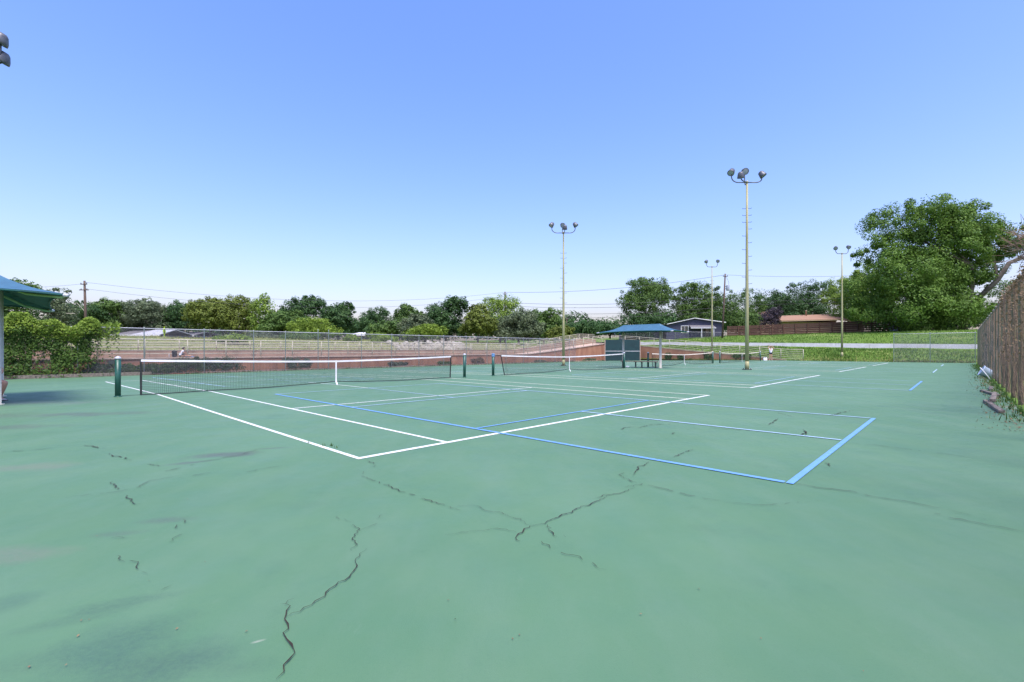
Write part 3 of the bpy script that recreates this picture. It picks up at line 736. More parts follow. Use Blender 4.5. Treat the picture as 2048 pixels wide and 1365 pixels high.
# kerb at the wall foot
bm = BM()
for i, (a, b) in enumerate(zip(lin(6, 60, 24), lin(6, 60, 24)[1:])):
    bar(bm, P(a, -21.62 - .03 * (i % 2), cz(-21.6) + .03), P(b - .02, -21.62 - .03 * (i % 2), cz(-21.6) + .03), .14, .16)
tag(obj('kerb', bm, M_cap), kind='structure')
def rail_line(label, path, top, nr, every, base, m=M_rail, r=.036):
    "path(s) -> (u, v, z of base) for s in 0..L"
    L, f = path
    u, v, z = f(0); org = P(u, v, z); t = thing('railing', label, 'railing', org, 0, 'cream pipe railings of the walkway and ramp')
    def W(s, h):
        u, v, z = f(s); return P(u, v, z + h) - org
    n = max(2, int(L / 1.5))
    for k in range(nr):
        h = top - (top - base) * k / max(1, nr - 1) if nr > 1 else top
        bm = BM(); tube(bm, [W(L * i / n, h) for i in range(n + 1)], r if k == 0 else r * .75, 6); obj('top_rail' if k == 0 else 'rail', bm, m, t, True)
    s = 0
    while s <= L + .01:
        bm = BM(); lathe(bm, [(r * 1.15, -.02), (r * 1.15, top)], 8, Matrix.Translation(W(min(s, L), 0))); obj('post', bm, m, t, True)
        s += every
    return t
rail_line('cream pipe railing on the lower wall, nearest of the walkway railings', (75.3, lambda s: (-14 + s, VA - .12, za(-14 + s))), 1.24, 5, 2.45, .26)
rail_line('cream pipe railing on the upper wall, behind the walkway', (75.3, lambda s: (-14 + s + .0, VBW - .12, zb(-14 + s))), .76, 4, 2.45, .16)
# end wall (u = 62) descending to the right
def zc_(v): return max(.02, 1.86 - (v + 18) * .0935) if v > -18 else 1.9 + (-18 - v) * .07
t = thing('retaining_wall', 'red-brown stucco wall stepping down to the right of the green hitting board', 'retaining wall', P(62, -23, 0), 0, 'red-brown retaining walls of the walkway'); org = P(62, -23, 0)
vv = lin(-23, 1.6, 19)
for i0 in range(0, 18, 3):
    seg = vv[i0:i0 + 4]; a, b = seg[0] + .006, seg[-1] - .006
    poly = [P(62, a, -.6) - org, P(62, b, -.6) - org] + [P(62, min(max(v, a), b), zc_(v)) - org for v in reversed(seg)]
    bm = BM(); prism(bm, poly, Vector((U[0], U[1], 0)) * .25); obj('wall_panel', bm, M_stucco, t)
bm = BM()
for a, b in zip(vv, vv[1:]): bar(bm, P(62.12, a, zc_(a) + .03) - org, P(62.12, b, zc_(b) + .03) - org, .30, .055)
obj('wall_cap', bm, M_cap, t)
rail_line('cream pipe railing running downhill on the end wall, ending by the standing player', (26.4, lambda s: (62.15, -23 + s, zc_(-23 + s) + .05)), 1.28, 6, 2.4, .12)

# ------------------------------------------------------------------ hitting board
pa = Vector((at(1210.5, 69.5), 69.5, -.35)); pb = Vector((at(1279.5, 69.0), 69.0, -.35)); dd = (pb - pa)
t = thing('hitting_board', 'dark green wooden practice wall in the far corner, left of the canopy', 'practice wall', pa)
for k in range(2):
    a = dd * (k * .5 + .003); b = dd * (k * .5 + .497)
    bm = BM(); bar(bm, a + Vector((0, 0, 1.56)), b + Vector((0, 0, 1.56)), .12, 3.12 if k == 0 else 3.10); obj('panel', bm, M_board, t)
bm = BM(); bar(bm, Vector((-.08, 0, 1.55)), Vector((-.005, 0, 1.55)), .16, 3.1); obj('edge_post', bm, M_cap, t)
bm = BM(); bar(bm, dd + Vector((.005, 0, 1.5)), dd + Vector((.08, 0, 1.5)), .16, 3.0); obj('edge_post', bm, M_cap, t)
bm = BM(); bar(bm, Vector((0, -.075, 1.45)), dd + Vector((0, -.075, 1.45)), .012, .05); obj('net_line', bm, M_tape, t)

# ------------------------------------------------------------------ low white wall on the bank
t = thing('concrete_wall', 'low white concrete wall running along the grass bank at the far end', 'low wall', P(72.2, -30, 0)); org = P(72.2, -30, 0)
v = -31.
while v < 60:
    k = (12 - v) / 36; a = 1.30 + .62 * k; a2 = 1.30 + .62 * (12 - v - 3.6) / 36
    poly = [P(72.2, v + .012, a - .4) - org, P(72.2, v + 3.588, a2 - .4) - org, P(72.2, v + 3.588, a2 + .74) - org, P(72.2, v + .012, a + .74) - org]
    bm = BM(); prism(bm, poly, Vector((U[0], U[1], 0)) * .22); obj('concrete_panel', bm, M_conc, t)
    v += 3.6

# ------------------------------------------------------------------ leaves
def leaves(name, cen, nor, size, m, parent, rs, aspect=.6, loc=None):
    n = len(cen); nor = nor / (np.linalg.norm(nor, axis=1, keepdims=True) + 1e-9)
    rv = rs.normal(size=(n, 3)); t1 = np.cross(nor, rv); t1 /= (np.linalg.norm(t1, axis=1, keepdims=True) + 1e-9); t2 = np.cross(nor, t1)
    s = size * rs.uniform(.6, 1.3, (n, 1)); a = t1 * s * .5; b = t2 * s * .5 * aspect
    bend = nor * s * .12
    V4 = np.stack([cen - a - bend, cen + b, cen + a - bend, cen - b], axis=1).reshape(-1, 3)
    idx = np.arange(4 * n, dtype=np.int32)
    return np_mesh(name, V4, 4, idx, m, parent)
def lobes_cloud(rs, lobes, n, leaf, clump=.22, kmul=1.0, low=-.55, fill=.12):
    C_, N_ = [], []
    ar = np.array([(r[0] * r[1] + r[0] * r[2] + r[1] * r[2]) for c, r in lobes]); ar = ar / ar.sum()
    for (c, r), w_ in zip(lobes, ar):
        c = np.array(c); r = np.array(r); k = int(max(5, kmul * 46 * w_ * len(lobes) ** .5)); m = int(n * w_)
        d = rs.normal(size=(k * 3, 3)); d /= np.linalg.norm(d, axis=1, keepdims=True); d = d[d[:, 2] > low][:k]
        cc = c + d * r * rs.uniform(.72, 1.02, (len(d), 1)); cr = clump * r.mean() * rs.uniform(.7, 1.6, (len(d), 1))
        i = rs.integers(0, len(d), m)
        e = rs.normal(size=(m, 3)); e /= np.linalg.norm(e, axis=1, keepdims=True)
        rad = rs.uniform(.35, 1.0, (m, 1)) ** .6
        p = cc[i] + e * cr[i] * rad * np.array([1.1, 1.1, .95])
        nn = e * .9 + d[i] * .6 + np.array([0, 0, .35]) + rs.normal(size=(m, 3)) * .45
        C_.append(p); N_.append(nn)
        mf = int(m * fill); e = rs.normal(size=(mf, 3)); e /= np.linalg.norm(e, axis=1, keepdims=True)
        C_.append(c + e * r * rs.uniform(.3, .85, (mf, 1))); N_.append(rs.normal(size=(mf, 3)) + np.array([0, 0, .6]))
    return np.concatenate(C_), np.concatenate(N_)
def branches(parent, h, r0, tips, m, rs, lean=(0, 0)):
    bm = BM(); fork = Vector((lean[0] * .5, lean[1] * .5, h))
    tube(bm, [(0, 0, -.3), (lean[0] * .15, lean[1] * .15, h * .4), tuple(fork)], [r0 * 1.25, r0, r0 * .75], 8)
    for tp in tips:
        tp = Vector(tp); mid = fork.lerp(tp, .5) + Vector((rs.uniform(-.3, .3), rs.uniform(-.3, .3), rs.uniform(0, .5)))
        tube(bm, [fork - Vector((0, 0, .1)), mid, tp], [r0 * .6, r0 * .38, r0 * .12], 6)
    return obj('trunk', bm, m, parent, True)
TREES = 0
def tree(x0, x1, ytop, Y, lm, label, cat='tree', n=5200, leaf=.30, nl=9, ybot=None, depth=None, seed=0, group='trees beyond the back fence', bark=None, name='tree', clump=.24, low=-.55, flat=1., trunk=True):
    global TREES; TREES += 1
    rs = np.random.default_rng(seed * 131 + 7); X = at((x0 + x1) / 2, Y); wdt = (x1 - x0) / F_ * Y; gz = ground_z(X, Y)
    top = zt(ytop, Y) - gz; bot = (zt(ybot, Y) - gz) if ybot else top * .02
    dep = depth or wdt * .8
    t = thing(name, label, cat, (X, Y, gz), 0, group)
    cz0 = (top + bot) / 2; hz = (top - bot) / 2; lobes = []
    lobes.append(((0, 0, cz0), (wdt * .40, dep * .40, hz * .80)))
    for k in range(nl):
        a = 2 * math.pi * (k + rs.uniform(-.3, .3)) / nl; lv = rs.uniform(-.75, .72)
        sh = math.sqrt(max(.08, 1 - abs(lv) ** 2.4)); rr = rs.uniform(.36, .52)
        c = (math.cos(a) * wdt * .5 * sh * (1 - rr * .9), math.sin(a) * dep * .5 * sh * (1 - rr * .9), cz0 + lv * hz * (1 - rr * .35))
        lobes.append((c, (wdt * .5 * rr * 1.15, dep * .5 * rr * 1.15, min(hz, wdt * .45) * rr * 1.1 * flat)))
    lobes.append(((rs.uniform(-.2, .2) * wdt, 0, top - hz * .3), (wdt * .2, dep * .2, hz * .3)))
    cen, nor = lobes_cloud(rs, lobes, int(n * 2.1), leaf, clump=clump, low=low, kmul=1.7, fill=.2)
    cen[:, 2] = np.maximum(cen[:, 2], rs.uniform(.02, .5, len(cen)))
    leaves('crown', cen, nor, leaf, lm, t, rs)
    if trunk:
        tips = [l[0] for l in lobes[1:6]]
        branches(t, max(.6, bot + hz * .45), max(.10, wdt * .022), tips, bark or M_bark, rs)
    return t
def TL(s): return s + ' beyond the back fence'
tree(-40, 75, 556, 62, L_mid, 'loose tree rising behind the left shade canopy', seed=1, n=5000)
tree(52, 150, 574, 70, L_grey, 'sparse tree whose top shows just right of the left canopy tip', seed=2, n=2600)
tree(95, 215, 602, 80, L_dark, 'dark tree behind the leaning utility pole at left', seed=3)
tree(185, 262, 600, 82, L_mid, 'mid green tree above the low grey roofs at far left', seed=4)
tree(235, 345, 597, 84, L_grey, 'broad grey-green tree right of the mid green one, above the pale grey roof', seed=5, n=6500)
tree(322, 405, 601, 86, L_dark, 'dark tree behind the yellow road sign', seed=6)
tree(372, 470, 596, 76, L_olive, 'left half of the pair of yellowish olive trees', seed=7, n=6500)
tree(430, 522, 588, 78, L_olive, 'right olive tree with bare twigs at its top', seed=8, n=6000)
tree(498, 556, 586, 74, L_light, 'tall thin open tree with bright leaves beside the olive trees', seed=9, n=1700, nl=12, clump=.3)
tree(520, 612, 622, 72, L_mid, 'low rounded vine-covered tree below the tall thin one', seed=10, n=4500)
tree(560, 655, 592, 84, L_dark, 'dark rounded tree, taller of the two left of the gap in the trees', seed=11, n=6500)
tree(640, 712, 600, 82, L_dark, 'round dark tree just left of the gap in the tree line', seed=12, n=6500)
tree(576, 680, 638, 66, L_bright, 'bright yellow-green shrub above the gate posts', 'shrub', seed=13, n=3500, leaf=.22, name='shrub', group='shrubs beyond the back fence', trunk=True)
tree(700, 788, 619, 100, L_dark, 'distant dark tree in the low part of the tree line', seed=14)
tree(732, 808, 642, 80, L_mid, 'low mound of vines in the dip of the tree line', seed=15, n=4200)
tree(785, 862, 611, 86, L_mid, 'mid green tree at the left of the central clump', seed=16)
tree(800, 870, 628, 74, L_grey, 'brownish grey tree in front of the central clump', seed=17, n=4000)
tree(845, 938, 594, 84, L_dark, 'dark dome-shaped tree in the middle of the clump', seed=18, n=7500)
tree(808, 892, 648, 68, L_bright, 'bright green shrub over the pale boulders', 'shrub', seed=19, n=3200, leaf=.22, name='shrub', group='shrubs beyond the back fence')
tree(920, 992, 608, 80, L_olive, 'olive tree right of the dark dome-shaped tree', seed=20, n=5600)
tree(955, 1046, 589, 92, L_light, 'feathery pale tree around the middle utility pole', seed=21, n=4300, nl=13, clump=.26)
tree(985, 1090, 622, 82, L_grey, 'grey-green tree below the feathery pale one', seed=22, n=6500)
tree(1050, 1126, 617, 92, L_mid, 'open-topped tree at the right end of the central clump', seed=23, n=5000)
tree(1090, 1150, 652, 84, L_olive, 'low olive bush left of the tall cream pole', seed=24, n=3000)
tree(1120, 1205, 646, 120, L_dark, 'far low tree left of the blue canopy', seed=25, n=3500, leaf=.4)
tree(1180, 1260, 648, 128, L_dark, 'far low tree just behind the left tip of the blue canopy', seed=26, n=3500, leaf=.4)
tree(1238, 1345, 556, 100, L_mid, 'large tree with spreading branches above the blue canopy', seed=27, n=9500, nl=14, ybot=655, group='trees around the houses')
tree(1240, 1330, 628, 96, L_dark, 'dark low tree directly behind the blue canopy', seed=28, n=4500, group='trees around the houses')
tree(1345, 1440, 563, 98.5, L_mid, 'tall tree over the grey house roof', seed=29, n=9000, nl=13, ybot=662, group='trees around the houses', bark=M_barkpale)
tree(1425, 1532, 580, 112, L_mid, 'tree behind the pole with the transformer', seed=30, n=7500, nl=12, group='trees around the houses')
tree(1505, 1602, 584, 122, L_dark, 'left tree behind the brown roof', seed=31, n=6500, leaf=.36, group='trees around the houses')
tree(1562, 1668, 563, 126, L_dark, 'tallest dark tree behind the brown roof', seed=32, n=7500, leaf=.36, group='trees around the houses')
tree(1648, 1752, 548, 112, L_light, 'lighter tree behind the far light pole', seed=33, n=7000, leaf=.34, group='trees around the houses')
tree(1690, 1800, 520, 104, L_light, 'pale green tree adjoining the huge tree on its left', seed=34, n=8000, leaf=.34, group='trees around the houses')
tree(1512, 1566, 614, 98, L_purple, 'dark purple-leaved shrub behind the wooden fence', 'shrub', seed=35, n=3500, leaf=.22, name='shrub', group='shrubs around the houses')
tree(1462, 1520, 625, 97, L_mid, 'green shrub behind the left end of the wooden fence', 'shrub', seed=36, n=3800, leaf=.26, name='shrub', group='shrubs around the houses')
# fillers deep behind: a far wood that closes the horizon
rs = np.random.default_rng(4); cen = []; 
for i in range(90):
    Y = rs.uniform(170, 210); px = rs.uniform(-150, 2200); hgt = rs.uniform(6, 11); X = at(px, Y); gz = ground_z(X, Y)
    lob = [((X, Y, gz + hgt * .5), (7, 5, hgt * .5)), ((X + 3, Y, gz + hgt * .7), (4, 4, hgt * .3))]
    c, nn = lobes_cloud(rs, lob, 700, 1.0, clump=.35); cen.append((c, nn))
o = leaves('distant_wood', np.concatenate([a for a, b in cen]), np.concatenate([b for a, b in cen]), 1.0, L_dark, None, rs)
tag(o, 'distant mass of dark trees closing the view low along the horizon', 'wood', kind='stuff')

# the huge tree at right: custom lobes given in picture survey (px, py, radius px)
def big_tree():
    Y = 78.; X0 = at(1872, Y); gz = ground_z(X0, Y); rs = np.random.default_rng(77)
    t = thing('tree', 'huge spreading tree with pale trunk towering over the right side', 'tree', (X0, Y, gz), 0, 'trees around the houses')
    L_ = [(1800, 440, 32), (1775, 480, 26), (1835, 425, 28), (1868, 422, 24), (1905, 430, 24), (1872, 470, 40), (1815, 500, 42), (1775, 545, 40), (1830, 555, 46), (1880, 530, 40), (1752, 590, 36),
          (1735, 622, 28), (1790, 610, 44), (1850, 620, 46), (1900, 600, 36), (1905, 640, 30), (1820, 650, 30), (1945, 480, 30), (1975, 470, 26), (1990, 500, 24), (1960, 510, 30), (1925, 560, 26),
          (1925, 475, 22), (1850, 500, 34), (1900, 490, 32), (1930, 525, 26), (1835, 465, 30), (1890, 560, 34), (1990, 480, 24), (1950, 545, 26), (1900, 455, 26), (1760, 560, 26), (1745, 510, 16), (1930, 628, 24), (1880, 655, 26), (1850, 590, 36)]
    lob = []
    for px, py, r in L_:
        rm = r * 1.36 / F_ * Y; dz = rs.uniform(-4, 4)
        lob.append(((at(px, Y) - X0, dz, zt(py, Y) - gz), (rm, rm * 1.1, rm * .85)))
    cen, nor = lobes_cloud(rs, lob, 125000, .3, clump=.27, kmul=2.2, low=-.8, fill=.2)
    leaves('crown', cen, nor, .30, leafmat('foliage_big', (0.043, 0.104, 0.017), (0.144, 0.256, 0.037), .3), t, rs)
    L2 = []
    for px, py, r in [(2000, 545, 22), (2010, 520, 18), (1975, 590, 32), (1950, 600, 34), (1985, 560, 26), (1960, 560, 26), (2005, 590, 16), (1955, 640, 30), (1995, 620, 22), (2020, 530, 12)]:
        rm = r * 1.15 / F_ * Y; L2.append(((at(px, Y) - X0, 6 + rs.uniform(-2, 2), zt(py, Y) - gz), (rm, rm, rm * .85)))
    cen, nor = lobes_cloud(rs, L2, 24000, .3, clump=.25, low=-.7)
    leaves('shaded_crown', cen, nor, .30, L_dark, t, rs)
    def W(px, py, dy=0): return Vector((at(px, Y) - X0, dy, zt(py, Y) - gz))
    bm = BM(); tube(bm, [W(1925, 668), W(1922, 620, -1), W(1920, 575, -2), W(1908, 540, -3), W(1895, 500, -1), W(1880, 450)], [.6, .45, .38, .3, .2, .08], 10)
    tube(bm, [W(1922, 620, -1), W(1945, 568, -4), W(1955, 537, -5), W(1985, 526, -5), W(2008, 514, -5), W(2032, 503, -4)], [.4, .34, .3, .26, .2, .08], 8)
    tube(bm, [W(1955, 537, -5), W(1970, 528, -5.2), W(1982, 518, -5.5)], [.2, .16, .05], 6)
    tube(bm, [W(1908, 540, -3), W(1850, 500, -2), W(1800, 460)], [.3, .2, .08], 7); tube(bm, [W(1920, 590, -1), W(1850, 600, -1), W(1780, 590)], [.3, .2, .08], 7)
    tube(bm, [W(1945, 568, -4), W(1960, 510, -2), W(1970, 480, 0)], [.25, .18, .06], 7)
    obj('trunk', bm, M_barkpale, t, True)
big_tree()
tree(1985, 2130, 560, 95, L_mid, 'tree showing over the right chain-link fence', seed=51, n=6000, group='trees around the houses')

# ------------------------------------------------------------------ vines, shrubs and weeds near the courts
def vine_hedge():
    rs = np.random.default_rng(9); t = thing('vine', 'bright green vine smothering the left end of the back fence', 'vine', P(-4, FV, cz(FV))); org = P(-4, FV, cz(FV))
    n = 60000; u = rs.uniform(-11, 1.6, n); z = rs.uniform(0, 1, n) ** .8 * 3.75
    # ragged mask: full on top, with a gap low in the middle and a thinning right side
    topz = 3.45 + .28 * np.sin(u * 1.7) + .2 * np.sin(u * 4.3 + 1) + np.where(u > -.2, -(u + .2) * .25, 0)
    gap = ((u > -2.3) & (u < -1.5) & (z < 1.6) & (z > .5) & (rs.random(n) < .8)) | ((u > .25) & (z < 2.3) & (rs.random(n) < .82)) | ((u > .7) & (rs.random(n) < .7)) | ((u > -.55) & (z < .9) & (z > .2) & (rs.random(n) < .6))
    nzv = np.array([mn.noise(Vector((a * 1.3, b * 1.3, 2))) for a, b in zip(u, z)])
    keep = (z < topz) & ~gap & ((nzv > -.45) | (z > 2.3)); u = u[keep]; z = z[keep]; nz_ = nzv[keep]; k = len(u)
    bul = .10 + .38 * np.clip(nz_ + .35, 0, 1) + np.where(z > 2.6, .18, 0) + np.where(z < .8, .15, 0)
    w_ = rs.uniform(-1, 1, k) * bul
    c = np.stack([O[0] + U[0] * u + V[0] * (FV + w_) - org.x, O[1] + U[1] * u + V[1] * (FV + w_) - org.y, z + .02], 1)
    nn = np.stack([V[0] * np.sign(w_) * .7, V[1] * np.sign(w_) * .7, np.full(k, .45)], 1) + rs.normal(size=(k, 3)) * .45
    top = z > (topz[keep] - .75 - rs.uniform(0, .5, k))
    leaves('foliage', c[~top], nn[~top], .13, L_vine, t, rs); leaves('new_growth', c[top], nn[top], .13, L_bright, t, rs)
    bm = BM(); r = random.Random(2)
    for i in range(26):
        a = r.uniform(-10, 1); p = [P(a, FV + .05, cz(FV)) - org]
        for j in range(1, 7): a += r.uniform(-.35, .35); p.append(P(a, FV + r.uniform(-.1, .15), cz(FV) + j * .5) - org)
        tube(bm, p, [.022 - .002 * j for j in range(7)], 5)
    obj('stems', bm, M_bark, t)
vine_hedge()
def shrub(u, v, wd, h, m, label, n=1500, leaf=.1, seed=0, cat='shrub', name='shrub', group='weeds and shrubs at the wall foot'):
    rs = np.random.default_rng(seed + 400); z0 = cz(v) - .03; t = thing(name, label, cat, P(u, v, z0), AN, group)
    lob = [((0, 0, h * .45), (wd * .45, .3, h * .5))] + [((rs.uniform(-.4, .4) * wd, rs.uniform(-.15, .15), h * rs.uniform(.3, .8)), (wd * .2, .22, h * .3)) for _ in range(5)]
    cen, nor = lobes_cloud(rs, lob, n, leaf, clump=.3); cen[:, 2] = np.abs(cen[:, 2]); leaves('foliage', cen, nor, leaf, m, t, rs, aspect=.45)
    bm = BM(); r = random.Random(seed)
    for i in range(7): tube(bm, [(0, 0, 0), (r.uniform(-.4, .4) * wd, r.uniform(-.1, .1), h * .5), (r.uniform(-.5, .5) * wd, r.uniform(-.15, .15), h * .85)], [.02, .012, .004], 5)
    obj('stems', bm, M_bark, t)
    return t
def uat(px, v):                                   # u of column px on the line v
    k = (px - 1024) / F_; A = O + V * v
    return (k * A[1] - A[0]) / (U[0] - k * U[1])
SH = [(215, 60, .8, L_mid, 'low green bush at the foot of the vine-covered fence'), (275, 44, .75, L_vine, 'small leafy bush left of the white net edge'), (322, 60, .75, L_vine, 'small bush just behind the left end of the near net'),
      (375, 70, 1.1, L_vine, 'broad bush below the seated person on the ledge'), (436, 80, 1.15, L_dark, 'large dark bush right of the seated person'),
      (597, 42, 1.05, L_grey, 'grey-green bush standing against the red-brown wall'), (795, 36, .5, L_grey, 'low weed clump on the wall foot left of the near net end'), (888, 28, .45, L_mid, 'small green weed clump near the right end of the near net'),
      (957, 26, .75, L_dry, 'dry yellow weed clump between the two green posts'), (1080, 30, .3, L_grey, 'low weeds left of the tall cream pole'), (1180, 40, .35, L_grey, 'low weeds left of the hitting board')]
for i, (px, wpx, h, m, lb) in enumerate(SH):
    v = -21.95; u = uat(px, v); Y = P(u, v).y; shrub(u, v, wpx / F_ * Y * 1.25, h, m, lb, seed=i, n=4800 if h > .6 else 1500, leaf=.12 if Y < 40 else .16)
for i, (px, wpx, h, lb) in enumerate([(1336, 12, 1.3, 'slim dark cone-shaped bush against the end wall left of the third net'), (1361, 12, .9, 'dark round bush on the end wall behind the third net'), (1416, 16, 1.1, 'dark bush at the end wall beside the far light pole'), (1484, 36, .9, 'wide dark bush behind the farthest net')]):
    A = (px - 1024) / F_; q = O + U * 61.3; vv_ = (A * q[1] - q[0]) / (V[0] - A * V[1]); p = P(61.3, vv_)
    t = shrub(61.3, vv_, wpx / F_ * p.y * 1.2, h, L_dark, lb, seed=40 + i, n=900, leaf=.16, group='bushes along the end wall'); t.rotation_euler[2] = 0
# weeds strip along the back
def blades(name, pts, hgt, m, parent=None, seed=0, wd=.03):
    rs = np.random.default_rng(seed); n = len(pts); pts = np.asarray(pts); h = np.asarray(hgt).reshape(-1, 1) * rs.uniform(.5, 1.2, (n, 1))
    a = rs.uniform(0, 6.28, n); side = np.stack([np.cos(a), np.sin(a), np.zeros(n)], 1) * wd * .5; lean = np.stack([rs.normal(size=n), rs.normal(size=n), np.zeros(n)], 1) * h * .28
    V3 = np.stack([pts - side, pts + side, pts + lean + np.concatenate([np.zeros((n, 2)), h], 1)], 1).reshape(-1, 3)
    return np_mesh(name, V3, 3, np.arange(3 * n, dtype=np.int32), m, parent)
rs = np.random.default_rng(3); r = random.Random(3)
pts, hh, p2, h2 = [], [], [], []
for i in range(36000):
    v = r.uniform(-24, 62); d = r.random() ** 1.2 * 10.2; u = 61.9 + d; p = P(u, v, z_end(u, v) - .02)
    lush = mn.noise(Vector((u * .25, v * .25, 0))) + .5
    near = math.exp(-d / 2.2)
    if r.random() < (.10 + .5 * near) and v > 3: p2.append(tuple(p)); h2.append(.16 + .42 * near * max(.3, lush))
    else: pts.append(tuple(p)); hh.append(.14 + .20 * max(0, lush))
for i in range(30000):
    v = r.uniform(-24, 70); u = 72.6 + r.random() * 27; pts.append(tuple(P(u, v, z_end(u, v) - .02))); hh.append(.12 + .14 * r.random())
tag(blades('grass', pts, hh, L_grass, wd=.12), 'green grass blades covering the bank beyond the courts', 'grass', kind='stuff')
tag(blades('dry_grass', p2, h2, L_straw, wd=.10), 'tall yellowish weeds at the edge of the far bank', 'grass', kind='stuff')
pts, hh = [], []
for i in range(30000):
    u = r.uniform(-20, 61); d = r.random() ** 1.6 * 34; v = -25.9 - d; pts.append(tuple(P(u, v, z_back(u, v) - .02))); hh.append(.08 + .14 * r.random() * (1.4 if u > 6 else 1))
tag(blades('field_grass_blades', pts, hh, L_straw, wd=.09), 'straw coloured grass blades of the field behind the upper wall', 'grass', kind='stuff')
pts, hh = [], []
for i in range(5200):
    u = r.uniform(5.2, 60.5); k = mn.noise(Vector((u * .6, 0, 1)));
    if k < -.12 and r.random() < .6: continue
    v = -21.2 - r.random() * .75; pts.append(tuple(P(u, v, cz(v) - .04))); hh.append(.10 + .16 * r.random())
tag(blades('wall_foot_weeds', pts, hh, L_vine, wd=.035), 'short weeds along the strip under the back fence', 'weeds', kind='stuff')
# lush shrubs on the field just behind the railing
for i, (x0, x1, yt, Y, m, lb) in enumerate([(430, 500, 668, 47, L_bright, 'bright yellow-green weed thicket behind the railing, left of the gate'), (688, 720, 668, 62, L_bright, 'small bright bush right of the gate posts'), (735, 792, 666, 62, L_bright, 'bright bushes just left of the pale boulders'),
                                          (490, 560, 664, 60, L_grey, 'dull green thicket behind the railing below the olive trees'), (560, 640, 664, 60, L_mid, 'mid green thicket behind the railing below the bright shrub')]):
    tree(x0, x1, yt, Y, m, lb, 'shrub', n=2200, leaf=.17, nl=6, ybot=692, seed=60 + i, name='shrub', group='shrubs beyond the back fence', trunk=False)
# pale boulders
rs2 = random.Random(8); bm = BM()
for i in range(210):
    u = uat(790, -27) + (uat(935, -27) - uat(790, -27)) * rs2.random(); d = rs2.random(); v = -26.2 - d * 2.2
    q = P(u, v, 1.30 + d * .85 + rs2.uniform(-.05, .05)); s = rs2.uniform(.16, .38)
    g = bmesh.ops.create_icosphere(bm, subdivisions=1, radius=s)
    M_ = Matrix.Translation(q) @ Matrix.Rotation(rs2.uniform(0, 6), 4, Vector((rs2.random(), rs2.random(), rs2.random() + .1))) @ Matrix.Diagonal((1.2, .9, .7, 1))
    for vtx in g['verts']: vtx.co *= rs2.uniform(.8, 1.15)
    bmesh.ops.transform(bm, matrix=M_, verts=g['verts'])
tag(obj('boulders', bm, M_rock), 'heap of pale limestone boulders behind the railing', 'rocks', kind='stuff')

# dead vines on the right fence
def stems(name, label, u0, u1, n, h0, h1, seed, m, rad=.008, spread=.25, cat='dead vine'):
    r = random.Random(seed); org = P((u0 + u1) / 2, 18.2, 0); t = thing(name, label, cat, org, 0, 'dead vines on the right fence'); bm = BM()
    for i in range(n):
        a = r.uniform(u0, u1); b = r.uniform(-.09, .09); z = r.uniform(0, .3); hmax = r.uniform(h0, h1); p = []
        while z < hmax: p.append(P(a, 18.25 + b, z) - org); z += .22; a += r.uniform(-.08, .08) * spread * 4; b = max(-.16, min(.12, b + r.uniform(-.04, .04)))
        if len(p) > 1: tube(bm, p, rad * r.uniform(.5, 1.5), 3, cap=False)
    obj('stems', bm, m, t); return t
t = stems('dead_vine', 'brown dead vine stems hanging over the near half of the right fence', 10.5, 21.0, 120, 1.2, 3.25, 1, MATS['rusty_brown_wire'], .006)
rs = np.random.default_rng(12); n = 2600; u = rs.uniform(9, 21, n); z = rs.uniform(.1, 1, n) ** .5 * 3.1; z = np.where(rs.random(n) < .5, z, 3.0 + rs.normal(size=n) * .12)
org = P(15.25, 18.2, 0); c = np.stack([O[0] + U[0] * u + V[0] * (18.22 + rs.normal(size=n) * .08) - org.x, O[1] + U[1] * u + V[1] * (18.22 + rs.normal(size=n) * .08) - org.y, z], 1)
leaves('dry_leaves', c, rs.normal(size=(n, 3)), .06, L_dry, t, rs)
stems('dead_vine', 'tangle of grey stems over the far part of the right fence', 21, 44, 90, 1.6, 3.1, 2, MATS['weathered_timber'], .009)
# tangled clump rising above the fence at the frame edge
r = random.Random(5); cx = P(10.9, 18.25, 3.55); t = thing('dead_vine', 'ragged tangle of dry twigs sticking up above the fence at the right edge', 'dead vine', cx, 0, 'dead vines on the right fence'); bm = BM()
for i in range(230):
    a = r.uniform(0, 6.28); e = r.uniform(-.5, 1.2); d = Vector((math.cos(a) * math.cos(e), math.sin(a) * math.cos(e), math.sin(e))); L = r.uniform(.2, .62)
    s = Vector((r.uniform(-.2, .2), r.uniform(-.2, .2), r.uniform(-.5, .1))); tube(bm, [s, s + d * L * .5 + Vector((r.uniform(-.06, .06), r.uniform(-.06, .06), 0)), s + d * L + Vector((0, 0, r.uniform(-.1, .12)))], [.007, .005, .002], 3, cap=False)
obj('twigs', bm, M_rustwire, t)
bm = BM(); tube(bm, [(0, 0, -3.5), (.02, 0, -2), (-.03, .02, -.3), (0, 0, .1)], [.05, .045, .04, .02], 8); obj('stem', bm, M_bark, t, True)

